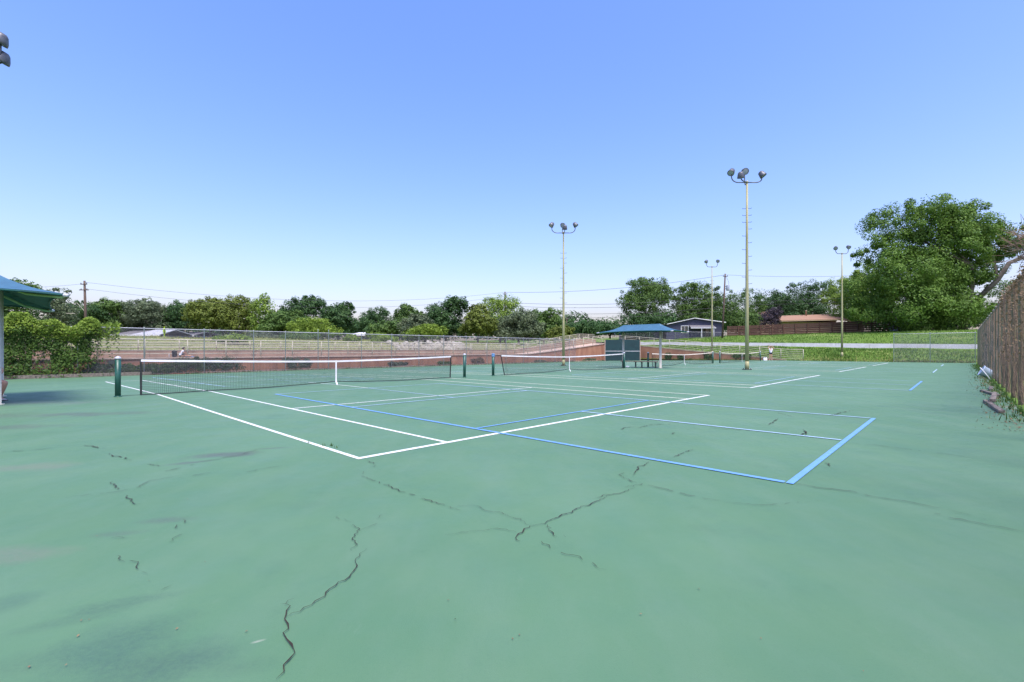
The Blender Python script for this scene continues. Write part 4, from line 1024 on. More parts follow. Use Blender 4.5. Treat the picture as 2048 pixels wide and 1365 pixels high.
# ------------------------------------------------------------------ litter along the right fence
def log(u, v, L, w, h, ang, label, m=M_timber, z=.0, tilt=0):
    bm = BM(); box(bm, (0, 0, h / 2 + z), (L, w, h), bev=.008)
    r = random.Random(int(u * 10))
    for vt in bm.verts: vt.co += Vector((r.uniform(-.01, .01), r.uniform(-.006, .006), 0))
    o = obj('timber_plank', bm, m, None, loc=C(u, v, .002)); o.rotation_euler = (0, tilt, ang); tag(o, label, 'plank', 'old timbers lying by the right fence'); return o
log(12.6, 17.72, 2.7, .10, .07, AN + .06, 'longest weathered timber lying along the foot of the right fence')
log(14.6, 17.80, 2.6, .10, .07, AN - .05, 'weathered timber resting on the longest one by the right fence', z=.075)
log(17.2, 17.8, 2.0, .10, .06, AN + .15, 'short pale timber beyond the long ones at the right fence')
log(19.5, 17.9, 1.6, .10, .07, AN - .03, 'dark timber half hidden in weeds by the tipped bucket')
# tipped bucket and stick
p = C(*G(1974, 756)); t = thing('bucket', 'pale blue plastic tub tipped over at the foot of the right fence', 'bucket', p)
Mb = Matrix.Translation((0, 0, .24)) @ Matrix.Rotation(R(-62), 4, Vector((.6, .8, 0)))
bm = BM(); lathe(bm, [(.001, -.24), (.17, -.24), (.24, .2), (.26, .2), (.26, .225), (.235, .225), (.16, -.21), (.001, -.215)], 20, Mb); obj('tub', bm, M_bucket, t, True)
p = C(*G(1982, 762)); bm = BM(); tube(bm, [(0, 0, .02), (-.12, .1, .28), (-.27, .2, .56)], .022, 6); o = obj('stick', bm, M_trim, None, True, loc=p); tag(o, 'white stick leaning against the tipped tub', 'stick')
# weeds and leaf litter at fence foot
pts, hh, cl = [], [], []
r = random.Random(21)
for i in range(2600):
    u = 9.5 + r.random() ** .8 * 45; v = 18.15 - abs(r.gauss(0, .22)) * (1 if mn.noise(Vector((u * .9, 0, 0))) > -.05 else .3); pts.append(tuple(C(u, v))); hh.append(.05 + .12 * r.random())
tag(blades('fence_foot_weeds', pts, hh, L_vine, wd=.02), 'thin weeds growing along the foot of the right fence', 'weeds', kind='stuff')
n = 900; rs = np.random.default_rng(31); u = rs.uniform(8, 30, n); v = 18.1 - np.abs(rs.normal(size=n)) * .28
c = np.stack([O[0] + U[0] * u + V[0] * v, O[1] + U[1] * u + V[1] * v, .012 + rs.random(n) * .03], 1)
tag(leaves('leaf_litter', c, np.array([0, 0, 1.]) + rs.normal(size=(n, 3)) * .35, .045, L_dry, None, rs), 'brown leaf litter blown against the right fence', 'litter', kind='stuff')
# small debris on the court
n = 70; c = []; rr = random.Random(77)
DB = [(968, 1142), (1122, 1155), (1240, 1152), (1282, 1232), (53, 1058), (10, 1028), (463, 1015), (487, 1002), (396, 886), (662, 893), (1920, 828), (1398, 1181), (132, 1335), (195, 895), (1780, 764), (1712, 842), (1105, 866), (895, 915), (260, 878), (820, 912)]
for px, py in DB: q = C(*G(px, py)); c.append((q.x, q.y, q.z + .012))
for i in range(25):
    px = rr.uniform(0, 2048); py = rr.uniform(830, 1360); q = C(*G(px, py)); c.append((q.x, q.y, q.z + .010))
tag(leaves('court_debris', np.array(c), np.array([0, 0, 1.]) + np.random.default_rng(1).normal(size=(len(c), 3)) * .25, .013, L_dry, None, np.random.default_rng(2)), 'tiny dry leaf crumbs scattered on the green court', 'debris', kind='stuff')
pts = []; 
for px, py, k in [(662, 893, 9), (648, 893, 5), (672, 897, 5), (618, 887, 4)]:
    for i in range(k): q = C(*G(px + rr.uniform(-3, 3), py)); pts.append((q.x, q.y, q.z + .006))
tag(blades('line_weeds', pts, [.045] * len(pts), L_vine, wd=.012), 'tiny weed tufts sprouting by the near sideline', 'weeds', kind='stuff')

# timbers along the left back edge of the court
ua, ub = -7.2, 3.2; n = 5; LB = ['leftmost old timber edging under the vine', 'second old timber edging from the left under the vine', 'middle timber edging below the vine, left of the near post', 'timber edging just right of the near green post', 'last timber edging behind the left net end']
for i in range(n):
    a = ua + (ub - ua) * i / n; b = ua + (ub - ua) * (i + 1) / n - .03
    pa_, pb_ = C(a, -21.05 + .03 * (i % 2)), C(b, -21.05 - .02 * (i % 2)); bm = BM(); o_ = (pa_ + pb_) / 2
    bar(bm, pa_ - o_ + Vector((0, 0, .11)), pb_ - o_ + Vector((0, 0, .11)), .17, .20); tag(obj('timber_edging', bm, M_timber, None, loc=o_), LB[i], 'timber', 'timber edging along the back of the court')
# leaning lattice trellis? (none) -- small white litter under the bench
bm = BM(); g = bmesh.ops.create_icosphere(bm, subdivisions=2, radius=.10); r = random.Random(3)
for v_ in g['verts']: v_.co = Vector((v_.co.x * 1.3, v_.co.y, v_.co.z * .7)) * r.uniform(.75, 1.15)
tag(obj('crumpled_bag', bm, M_tape, None, loc=C(28.6, -.9, .07)), 'small crumpled white bag on the court under the bench', 'litter')
for i, (px, w_) in enumerate([(1528.5, .26), (1533, .24)]):
    p = Vector((at(px, 56.3), 56.3 + i * .1, cz(-.5))); t = thing('bottle_jug', ['white jug left of the farthest green post foot', 'white jug between the farthest green post and the standing player'][i], 'jug', p, 0, 'white jugs by the farthest post')
    bm = BM(); lathe(bm, [(.001, 0), (.12, 0), (.13, .05), (.12, .28), (.05, .36), (.04, .40)], 12); obj('body', bm, M_tape, t, True)
    bm = BM(); lathe(bm, [(.045, .40), (.045, .43), (.001, .435)], 10); obj('cap', bm, M_blue, t, True)

# ------------------------------------------------------------------ houses
def poly_obj(name, pts, d, m, parent): bm = BM(); prism(bm, [Vector(p) for p in pts], Vector(d)); return obj(name, bm, m, parent)
def window(t, x, y, z, w_, h, fr=.12, m=M_trim):
    bm = BM()
    for (cx, cz2, sx, sz) in ((0, h / 2 + fr / 2, w_ + 2 * fr, fr), (0, -h / 2 - fr / 2, w_ + 2 * fr, fr), (-w_ / 2 - fr / 2, 0, fr, h), (w_ / 2 + fr / 2, 0, fr, h)): box(bm, (x + cx, y - .04, z + cz2), (sx, .08, sz))
    box(bm, (x, y - .03, z), (.05, .05, h)); f = obj('window_frame', bm, m, t)
    bm = BM(); box(bm, (x, y - .008, z), (w_, .016, h)); obj('pane', bm, M_glass, f)
# grey gabled house (local x to the right, facing the camera)
Yh = 94.; Xh = at(1388, Yh); gz = zt(677.5, Yh); k = Yh / F_
t = thing('house', 'slate-blue gabled house with white trim behind the far lamp pole', 'house', (Xh, Yh, gz), R(-6), 'houses beyond the courts')
def lx(px): return (px - 1388) * k
def lz(py): return (677.5 - py) * k
poly_obj('front_wall', [(lx(1334), 0, -1), (lx(1443), 0, -1), (lx(1443), 0, lz(645.5)), (lx(1388), 0, lz(637.8)), (lx(1334), 0, lz(649))], (0, .2, 0), M_house, t)
poly_obj('rear_block', [(lx(1336), .22, -1), (lx(1441), .22, -1), (lx(1441), .22, lz(646.5)), (lx(1388), .22, lz(639)), (lx(1336), .22, lz(650))], (0, 8, 0), M_house, t)
for j in range(11):
    z = lz(676) + j * .27
    if z > lz(651): break
    bm = BM(); box(bm, (lx(1388.5), -.012, z), (lx(1442) - lx(1335), .024, .03)); obj('siding_board', bm, M_house, t)
poly_obj('roof', [(lx(1327), -.5, lz(649.8)), (lx(1388), -.5, lz(636.2)), (lx(1388), -.5, lz(637.6)), (lx(1327), -.5, lz(651.2))], (0, 9, 0), M_trim, t)
poly_obj('roof', [(lx(1388), -.5, lz(636.2)), (lx(1448), -.5, lz(645)), (lx(1448), -.5, lz(646.6)), (lx(1388), -.5, lz(637.6))], (0, 9, 0), M_trim, t)
window(t, lx(1370), 0, lz(659), 1.25, 1.25)
poly_obj('porch_roof', [(lx(1378), -1.6, lz(657)), (lx(1425), -1.6, lz(657)), (lx(1425), 0, lz(652)), (lx(1378), 0, lz(652))], (0, 0, .1), M_roofgrey, t)
poly_obj('porch_fascia', [(lx(1377.5), -1.65, lz(658)), (lx(1425.5), -1.65, lz(658)), (lx(1425.5), -1.65, lz(656.4)), (lx(1377.5), -1.65, lz(656.4))], (0, .04, 0), M_trim, t)
for px in (1398.5, 1421.5): bm = BM(); box(bm, (lx(px), -1.5, (lz(658)) / 2), (.15, .12, lz(658))); obj('porch_post', bm, M_trim, t)
bm = BM(); box(bm, (lx(1414), -.02, 1.1), (1.6, .05, 2.1)); obj('sliding_door', bm, M_glass, t)
bm = BM(); box(bm, (lx(1410), -1.5, .1), (2.3, .06, .16)); obj('porch_sill', bm, M_trim, t)
poly_obj('side_wing', [(lx(1250), 3, -1), (lx(1334), 3, -1), (lx(1334), 3, lz(657)), (lx(1250), 3, lz(658))], (0, 5, 0), M_house, t)
poly_obj('wing_roof', [(lx(1300), 2.5, lz(652)), (lx(1340), 2.5, lz(651)), (lx(1345), 5, lz(646)), (lx(1322), 5, lz(646))], (0, 0, .12), M_trim, t)
# brown-roofed house
Yb = 108.; Xb = at(1640, Yb); gb = 4.8; k2 = Yb / F_
t = thing('house', 'low house with a broad brown shingle roof behind the wooden fence', 'house', (Xb, Yb, gb), 0, 'houses beyond the courts')
def bx_(px): return (px - 1640) * k2
def bz(py): return zt(py, Yb) - gb
poly_obj('roof', [(bx_(1553), -1, bz(643.5)), (bx_(1672), -1, bz(640.5)), (bx_(1695), -1.2, bz(645)), (bx_(1738), -1, bz(645)), (bx_(1712), 5, bz(626.5)), (bx_(1566), 5, bz(631))], (0, 0, .18), M_roofbrown, t)
poly_obj('rear_roof', [(bx_(1566), 5, bz(631)), (bx_(1712), 5, bz(626.5)), (bx_(1735), 11, bz(644)), (bx_(1550), 11, bz(644))], (0, 0, .16), M_roofbrown, t)
poly_obj('wall', [(bx_(1558), 0, -1), (bx_(1728), 0, -1), (bx_(1728), 0, bz(646)), (bx_(1558), 0, bz(644))], (0, 10, 0), M_tan, t)
poly_obj('fascia', [(bx_(1553), -1.05, bz(644.2)), (bx_(1671), -1.05, bz(641.4)), (bx_(1671), -1.05, bz(640)), (bx_(1553), -1.05, bz(643))], (0, .04, 0), M_tan, t)
bm = BM(); lathe(bm, [(.16, 0), (.16, 1.3), (.22, 1.32), (.22, 1.5)], 8, Matrix.Translation((bx_(1634), 4, bz(632)))); obj('vent_pipe', bm, M_tan, t, True)
for px, py in ((1590, 631), (1625, 630), (1669, 628.5)): bm = BM(); box(bm, (bx_(px), 4.2, bz(py)), (.5, .4, .22)); obj('roof_vent', bm, M_roofgrey, t)
# yellow-tan gable glimpsed
t = thing('house', 'small tan house wall glimpsed left of the purple shrub', 'house', (at(1522, 112), 112, 4.6), 0, 'houses beyond the courts')
bm = BM(); box(bm, (0, 0, 2.2), (4.5, 5, 4.4)); obj('wall', bm, M_tan, t)
poly_obj('roof', [(-2.6, -3, 4.3), (2.6, -3, 4.3), (0, -3, 5.6)], (0, 6.2, 0), M_roofbrown, t)
# white shed
t = thing('shed', 'small white shed under the huge tree at the right end of the fence', 'shed', (at(1812, 84), 84, ground_z(at(1812, 84), 84)), 0)
sz = zt(640, 84) - ground_z(at(1812, 84), 84)
bm = BM(); box(bm, (0, 1.2, sz / 2 - .3), (2.7, 2.2, sz + .4)); obj('wall', bm, M_trim, t)
for j in range(9): bm = BM(); box(bm, (-1.2 + j * .3, .085, sz / 2 - .25), (.05, .03, sz + .2)); obj('rib', bm, M_trim, t)
poly_obj('roof', [(-1.6, -.1, sz - .1), (1.6, -.1, sz + .35), (1.6, -.1, sz + .5), (-1.6, -.1, sz + .05)], (0, 2.8, 0), M_trim, t)
# houses on the left
def far_house(x0, x1, yb, ye, yr, Y, label, wm, rm, gable=False, seed=0):
    X = at((x0 + x1) / 2, Y); g0 = zt(yb, Y); W_ = (x1 - x0) / F_ * Y; he = zt(ye, Y) - g0; hr = zt(yr, Y) - g0
    t = thing('house', label, 'house', (X, Y, g0), 0, 'houses beyond the back fence')
    bm = BM(); box(bm, (0, 4, he / 2 - .6), (W_ * .94, 7.6, he + 1.2)); obj('wall', bm, wm, t)
    if gable:
        poly_obj('gable_wall', [(-W_ * .47, .15, he), (W_ * .47, .15, he), (0, .15, hr - .15)], (0, .15, 0), wm, t)
        poly_obj('roof', [(-W_ / 2, -.4, he - .05), (0, -.4, hr - .15), (W_ / 2, -.4, he - .05), (W_ / 2, -.4, he + .15), (0, -.4, hr + .02), (-W_ / 2, -.4, he + .15)], (0, 9, 0), rm, t)
    else:
        poly_obj('roof', [(-W_ / 2, -.5, he), (W_ / 2, -.5, he), (W_ * .38, 4, hr), (-W_ * .38, 4, hr)], (0, 0, .12), rm, t)
        poly_obj('rear_roof', [(-W_ * .38, 4, hr), (W_ * .38, 4, hr), (W_ / 2, 8.5, he), (-W_ / 2, 8.5, he)], (0, 0, .12), rm, t)
        poly_obj('fascia', [(-W_ / 2, -.55, he - .14), (W_ / 2, -.55, he - .14), (W_ / 2, -.55, he + .1), (-W_ / 2, -.55, he + .1)], (0, .04, 0), M_trim, t)
    for q in (-.25, .1, .3): window(t, W_ * q, .2, he * .55, 1.0, .8, .07)
    return t
far_house(205, 236, 677, 672, 665, 80, 'low dark-roofed house at the far left, partly behind the vine', M_house, M_roofgrey)
far_house(226, 292, 677, 671, 660.5, 78, 'grey gabled house left of the pale carport roof', M_tan, M_roofgrey)
far_house(268, 324, 676, 671, 659, 76, 'pale grey roof sloping beside the yellow sign', M_house, MATS['galvanised_steel'])
far_house(340, 392, 678, 672, 664, 84, 'dark low house right of the yellow sign', M_house, M_roofgrey)
far_house(452, 512, 678, 672, 663.5, 86, 'grey-roofed house behind the olive trees', M_trim, M_roofgrey)
far_house(700, 742, 678, 671, 665, 90, 'white-edged low house seen right of the gate', M_tan, M_trim)

# ------------------------------------------------------------------ wooden fence and low chain-link fence on the hill
fa = Vector((at(1455, 94), 94.)); fb = Vector((at(1797, 82), 82.)); NS = 14
t = thing('wooden_fence', 'long brown wooden fence of horizontal boards on top of the grass bank', 'fence', (fa.x, fa.y, zt(673, 94))); org = Vector((fa.x, fa.y, zt(673, 94)))
def fz(s): return zt(673, 94) + (zt(665, 82) - zt(673, 94)) * s
def ft(s): return 1.95 + .25 * s
for i in range(NS + 1):
    s = i / NS; p = fa.lerp(fb, s); bm = BM(); box(bm, (p.x - org.x, p.y - org.y - .06, fz(s) - org.z + ft(s) / 2 - .1), (.16, .12, ft(s) + .34)); obj('post', bm, M_fencewood, t)
for i in range(NS):
    s0, s1 = i / NS, (i + 1) / NS; r = random.Random(i)
    for j in range(6):
        p0, p1 = fa.lerp(fb, s0), fa.lerp(fb, s1); h0 = (j + .5) / 6 * ft(s0) + .02; h1 = (j + .5) / 6 * ft(s1) + .02
        off = .0 if j % 2 else -.05
        a = Vector((p0.x, p0.y + off + .06, fz(s0) + h0 + r.uniform(-.02, .02))) - org; b = Vector((p1.x, p1.y + off + .06, fz(s1) + h1 + r.uniform(-.02, .02))) - org
        bm = BM(); bar(bm, a, b, .03, ft(s0) / 6 * .86); obj('board', bm, M_fencewood, t)
ca = uv_of(at(1247, 88), 88.); cb = uv_of(at(1452, 90), 90.)
def zlow(u, v):
    q = P(u, v); s = (1024 + q.x / q.y * F_ - 1247) / 205; return zt(676, 88) * (1 - s) + zt(678.3, 90) * s
Ll = math.hypot(cb[0] - ca[0], cb[1] - ca[1])
chain('chain_link_fence', 'low grey chain-link fence in front of the slate-blue house', [ca, cb], 1.25, zlow, [Ll * i / 8 for i in range(9)], pitch=.16, rw=.006, prr=.04, group='chain-link fences around the courts')

# ------------------------------------------------------------------ utility poles and wires
def upole(px, Y, ytop, label, lean=0, tr=False, arms=1, brace=False):
    X = at(px, Y); gz = ground_z(X, Y); h = zt(ytop, Y) - gz
    t = thing('utility_pole', label, 'utility pole', (X, Y, gz), 0, 'wooden utility poles'); top = Vector((lean, 0, h))
    bm = BM(); tube(bm, [(0, 0, -.4), top * .5, top], [.19, .16, .12], 10); obj('pole', bm, M_wood, t, True)
    for k in range(arms):
        bm = BM(); z = h - .5 - k * .8; c = Vector((lean * z / h, -.12, z)); bar(bm, c + Vector((-.45 - .2 * k, 0, 0)), c + Vector((.45 + .2 * k, 0, 0)), .09, .11); obj('crossarm', bm, M_wood, t)
        for s in (-.4, .4): bm = BM(); lathe(bm, [(.05, 0), (.05, .12), (.02, .16)], 8, Matrix.Translation(c + Vector((s, 0, .06)))); obj('insulator', bm, M_lamp, t, True)
    if tr:
        c = Vector((lean * .8 + .55, -.1, h - 2.6)); bm = BM(); lathe(bm, [(.001, -.55), (.27, -.55), (.29, -.4), (.29, .4), (.24, .5), (.001, .52)], 14, Matrix.Translation(c)); obj('transformer', bm, M_lens, t, True)
        bm = BM(); bar(bm, c + Vector((-.55, 0, .2)), c + Vector((-.25, 0, .2)), .08); bar(bm, c + Vector((-.55, 0, -.2)), c + Vector((-.25, 0, -.2)), .08); obj('bracket', bm, M_metaldark, t)
        bm = BM(); tube(bm, [c + Vector((.1, 0, .5)), c + Vector((.2, 0, 1.0)), Vector((lean, -.1, h - .3))], .02, 5); obj('lead_wire', bm, M_cable, t)
    if brace:
        bm = BM(); tube(bm, [(0, 0, h * .45), (-1.1, -.2, h * .62), (-1.5, -.3, h * .60)], .04, 6); obj('street_light_arm', bm, M_polegrey, t)
        bm = BM(); box(bm, (-1.9, -.3, h * .44), (1.0, .3, .12), bev=.03); obj('lamp_head', bm, M_polegrey, t)
    return Vector((X, Y, gz)) + top
PL = upole(172.5, 66, 562, 'wooden utility pole with crossarms rising at far left above the vine', lean=-.25, arms=2, brace=True)
PM = upole(1010, 98, 584, 'pale utility pole inside the feathery tree', arms=1)
PN = upole(1133.5, 150, 636, 'short far utility pole just right of the cream light pole', arms=1)
PR = upole(1444.5, 88, 548, 'leaning dark utility pole with a transformer left of the tallest light pole', lean=.55, tr=True, arms=1)
def wires(a, b, label, offs, sag, r=.014):
    a = Vector(a); b = Vector(b); t = thing('power_line', label, 'power line', a, 0, 'overhead power lines')
    for i, (o1, o2, sg) in enumerate(offs):
        p0 = Vector((0, 0, o1)); p1 = (b - a) + Vector((0, 0, o2)); pts = []
        for j in range(17): s = j / 16; pts.append(p0.lerp(p1, s) - Vector((0, 0, sag * sg * 4 * s * (1 - s))))
        bm = BM(); tube(bm, pts, r, 4, cap=False); obj('cable', bm, M_cable, t)
wires(PL, PM, 'thin power lines from the far left pole to the feathery tree', [(-.2, -.1, 1), (-1.1, -.9, 1.15)], 2.2, .016)
wires(PM, PR, 'five power lines between the feathery tree pole and the transformer pole', [(-.1, -.2, 1), (-2.2, -4.2, .9), (-2.9, -4.8, .9), (-4.2, -6.2, .8), (-5.0, -6.9, .8)], 1.0, .028)
PE = Vector((at(2150, 70), 70, zt(498, 70)))
wires(PR, PE, 'power lines from the leaning pole across the huge tree at right', [(-.2, -1, 1), (-5.2, -4.2, .6), (-5.8, -5, .6)], 1.4, .02)
wires(Vector((at(-60, 60), 60, zt(575, 60))), PL, 'thin power line reaching the far left pole from outside the picture', [(0, -.4, 1)], .3, .014)

# yellow sign
Y = 61.; p = Vector((at(328.5, Y), Y, ground_z(at(328.5, Y), Y))); t = thing('road_sign', 'fluorescent yellow-green diamond sign with a walking figure, seen edge-on behind the fence', 'road sign', p, R(110))
zc0 = zt(663, Y) - p.z
bm = BM(); tube(bm, [(0, .04, -.2), (0, .04, zc0)], .035, 6); obj('post', bm, M_galv, t)
bm = BM(); s = .62; prism(bm, [Vector((0, 0, zc0 + s)), Vector((s, 0, zc0)), Vector((0, 0, zc0 - s)), Vector((-s, 0, zc0))], Vector((0, -.02, 0))); obj('sign_plate', bm, M_yell, t)
bm = BM(); box(bm, (0, -.03, zc0 - .72), (.5, .02, .22)); obj('lower_plaque', bm, M_yell, t)
bm = BM(); box(bm, (0, -.028, zc0 + .02), (.13, .012, .26)); box(bm, (-.07, -.028, zc0 - .2), (.07, .012, .24), Matrix.Rotation(R(20), 3, 'Y')); box(bm, (.07, -.028, zc0 - .2), (.07, .012, .24), Matrix.Rotation(R(-20), 3, 'Y'))
lathe(bm, [(.001, -.006), (.07, -.006), (.07, .006), (.001, .006)], 12, Matrix.Translation((0, -.028, zc0 + .22)) @ Matrix.Rotation(R(90), 4, 'X')); obj('walking_figure', bm, M_black, t)

# ------------------------------------------------------------------ people
def skin(name, J, E, m, parent, root, sub=2):
    me = bpy.data.meshes.new(name); keys = list(J); me.from_pydata([J[k][0] for k in keys], [(keys.index(a), keys.index(b)) for a, b in E], [])
    o = link(name, me, m, parent); md = o.modifiers.new('skin', 'SKIN'); md.use_smooth_shade = True
    for i, k in enumerate(keys):
        r = J[k][1]; r = r if isinstance(r, tuple) else (r, r); sv = me.skin_vertices[0].data[i]; sv.radius = r; sv.use_root = (k == root)
    sb = o.modifiers.new('sub', 'SUBSURF'); sb.levels = sub; sb.render_levels = sub
    return o
def chain_E(*ks): return list(zip(ks, ks[1:]))
def hand(J, E, side, wrist, d, n, key, curl=.4, s=1.):
    "palm and five fingers growing from wrist along d; n is the palm's sideways axis"
    d = Vector(d).normalized(); n = Vector(n); n = (n - d * n.dot(d)).normalized(); f = d.cross(n); w_ = Vector(wrist)
    pk = key + 'palm'; J[pk] = (tuple(w_ + d * .075 * s), (.034 * s, .016 * s)); E.append((key, pk))
    for i, (off, L) in enumerate(((-.030, .062), (-.010, .078), (.010, .074), (.029, .058))):
        a = w_ + d * .085 * s + n * off * s; b = a + (d + f * curl * .4) * L * .5 * s; c = b + (d + f * curl * 1.3).normalized() * L * .5 * s
        k0, k1, k2 = (key + 'f%d%d' % (i, q) for q in range(3))
        J[k0] = (tuple(a), .010 * s); J[k1] = (tuple(b), .009 * s); J[k2] = (tuple(c), .007 * s); E += [(pk, k0), (k0, k1), (k1, k2)]
    a = w_ + d * .03 * s - n * .032 * s; b = a + (d * .6 - n * .7).normalized() * .04 * s; c = b + d * .035 * s
    J[key + 't0'] = (tuple(a), .012 * s); J[key + 't1'] = (tuple(b), .010 * s); J[key + 't2'] = (tuple(c), .008 * s); E += [(key, key + 't0'), (key + 't0', key + 't1'), (key + 't1', key + 't2')]
def person(label, loc, rz, J0, shirt, shorts, hairm, hairlen=.0, scale=1., hands=True, shoes=True, group=None, sleeve=.55, shortlen=.55, headd=(1, 0, 0), s_m=M_shoe, socks=False, footd=(1, 0, 0)):
    t = thing('person', label, 'person', loc, rz, group); t.scale = (scale,) * 3
    J = {k: (tuple(v[0]), v[1]) for k, v in J0.items()}
    E = chain_E('pelvis', 'waist', 'chest', 'neck', 'head0', 'head1') + [('chest', 'shL'), ('chest', 'shR')]
    for s in 'LR': E += chain_E('sh' + s, 'el' + s, 'wr' + s) + chain_E('pelvis', 'hip' + s, 'kn' + s, 'an' + s, 'toe' + s)
    hd = Vector(headd)
    J['nose'] = (tuple(Vector(J['head0'][0]).lerp(Vector(J['head1'][0]), .45) + hd * .10), .014); E.append(('head0', 'nose')) if False else None
    del J['nose']
    if hands:
        for s in 'LR':
            d = Vector(J['wr' + s][0]) - Vector(J['el' + s][0]); hand(J, E, s, J['wr' + s][0], d, (0, 1 if s == 'L' else -1, .2), 'wr' + s)
    skin('body', J, E, M_skin, t, 'pelvis')
    h0, h1 = Vector(J['head0'][0]), Vector(J['head1'][0]); c = h0.lerp(h1, .5)
    # face
    fr = hd.normalized(); sd = fr.cross(Vector((0, 0, 1))).normalized()
    for s in (-1, 1):
        bm = BM(); bmesh.ops.create_uvsphere(bm, u_segments=8, v_segments=6, radius=.013); obj('eye', bm, M_black, t, True, loc=c + fr * .088 + sd * s * .032 + Vector((0, 0, .01)))
        bm = BM(); bmesh.ops.create_uvsphere(bm, u_segments=8, v_segments=6, radius=.024); o = obj('ear', bm, M_skin, t, True, loc=c + sd * s * .088); o.scale = (1, .5, 1.3)
    bm = BM(); tube(bm, [c + fr * .088 + Vector((0, 0, .01)), c + fr * .116 - Vector((0, 0, .03)), c + fr * .09 - Vector((0, 0, .038))], [.008, .014, .008], 6); obj('nose', bm, M_skin, t, True)
    bm = BM(); bar(bm, c + fr * .091 - sd * .024 - Vector((0, 0, .062)), c + fr * .091 + sd * .024 - Vector((0, 0, .062)), .012, .010); obj('mouth', bm, MATS['red_brown_stucco'], t)
    # hair cap
    bm = BM(); bmesh.ops.create_uvsphere(bm, u_segments=16, v_segments=12, radius=.108)
    rr_ = random.Random(4)
    for v_ in list(bm.verts):
        q = v_.co.normalized()
        if q.dot(fr) > .35 and q.z < .45 or q.z < -.25 and q.dot(fr) > -.3 or q.z < -.7: bm.verts.remove(v_)
        else: v_.co *= rr_.uniform(.98, 1.05)
    hr = obj('hair', bm, hairm, t, True, loc=c - fr * .012 + Vector((0, 0, .018))); hr.scale = (1, 1, 1.12)
    if hairlen:
        bm = BM(); tube(bm, [c - fr * .1, c - fr * .13 - Vector((0, 0, hairlen * .5)), c - fr * .1 - Vector((0, 0, hairlen))], [.05, .055, .02], 8); obj('ponytail', bm, hairm, t, True)
    g = lambda k, f=1.12, ad=.012: (J[k][0], tuple(x * f + ad for x in (J[k][1] if isinstance(J[k][1], tuple) else (J[k][1],) * 2)))
    # shirt
    S = {k: g(k) for k in ('waist', 'chest', 'shL', 'shR')}; S['neckb'] = (tuple(Vector(J['chest'][0]).lerp(Vector(J['neck'][0]), .55)), .062); S['hem'] = (tuple(Vector(J['waist'][0]).lerp(Vector(J['pelvis'][0]), .55)), g('waist')[1])
    Es = chain_E('hem', 'waist', 'chest', 'neckb') + [('chest', 'shL'), ('chest', 'shR')]
    for s in 'LR':
        S['sl' + s] = (tuple(Vector(J['sh' + s][0]).lerp(Vector(J['el' + s][0]), sleeve)), .056); Es.append(('sh' + s, 'sl' + s))
    skin('shirt', S, Es, shirt, t, 'waist')
    S = {'waist2': (tuple(Vector(J['waist'][0]).lerp(Vector(J['pelvis'][0]), .5)), (.135, .105)), 'pelvis': g('pelvis'), 'hipL': g('hipL'), 'hipR': g('hipR')}; Es = [('waist2', 'pelvis'), ('pelvis', 'hipL'), ('pelvis', 'hipR')]
    for s in 'LR': S['lg' + s] = (tuple(Vector(J['hip' + s][0]).lerp(Vector(J['kn' + s][0]), shortlen)), .095); Es.append(('hip' + s, 'lg' + s))
    skin('shorts', S, Es, shorts, t, 'pelvis')
    for s in 'LR':
        a = Vector(J['an' + s][0]); b = Vector(J['toe' + s][0]); d = (b - a); d.z = 0; d.normalize(); base = Vector((a.x, a.y, a.z - .075))
        bm = BM(); w2 = Vector((-d.y, d.x, 0))
        prof = [(-.07, .085, .036), (-.03, .11, .040), (.04, .085, .042), (.11, .060, .046), (.17, .048, .042), (.205, .03, .024)]
        rings = []
        for x, hh_, ww in prof:
            rings.append([bm.verts.new(base + d * x + w2 * ww * cx + Vector((0, 0, hz))) for cx, hz in ((-1, .018), (-1, hh_ * .6), (-.55, hh_), (.55, hh_), (1, hh_ * .6), (1, .018))])
        for i in range(len(rings) - 1):
            for k in range(6): bm.faces.new((rings[i][k], rings[i][(k + 1) % 6], rings[i + 1][(k + 1) % 6], rings[i + 1][k]))
        bm.faces.new(rings[0][::-1]); bm.faces.new(rings[-1]); bmesh.ops.recalc_face_normals(bm, faces=bm.faces)
        sh = obj('shoe', bm, s_m, t, True); md = sh.modifiers.new('s', 'SUBSURF'); md.levels = md.render_levels = 1
        bm = BM(); c2 = base + d * .065 + Vector((0, 0, .010)); box(bm, c2, (.275, .092, .02), Matrix((d, w2, Vector((0, 0, 1)))).transposed(), bev=.006); obj('sole', bm, M_sole, sh)
    return t
def standing():
    return {'pelvis': ((0, 0, .96), (.13, .10)), 'waist': ((0, 0, 1.10), (.115, .085)), 'chest': ((0, 0, 1.32), (.135, .095)), 'neck': ((.01, 0, 1.50), .052), 'head0': ((.02, 0, 1.57), (.075, .08)), 'head1': ((.02, 0, 1.70), (.08, .09)),
            'shL': ((0, .17, 1.43), .055), 'shR': ((0, -.17, 1.43), .055), 'hipL': ((0, .09, .90), .085), 'hipR': ((0, -.09, .90), .085), 'knL': ((.01, .11, .50), .052), 'knR': ((.01, -.11, .50), .052),
            'anL': ((0, .12, .09), .036), 'anR': ((0, -.12, .09), .036), 'toeL': ((.14, .13, .04), .028), 'toeR': ((.14, -.13, .04), .028),
            'elL': ((.02, .26, 1.15), .040), 'elR': ((.02, -.26, 1.15), .040), 'wrL': ((.06, .27, .92), .027), 'wrR': ((.06, -.27, .92), .027)}
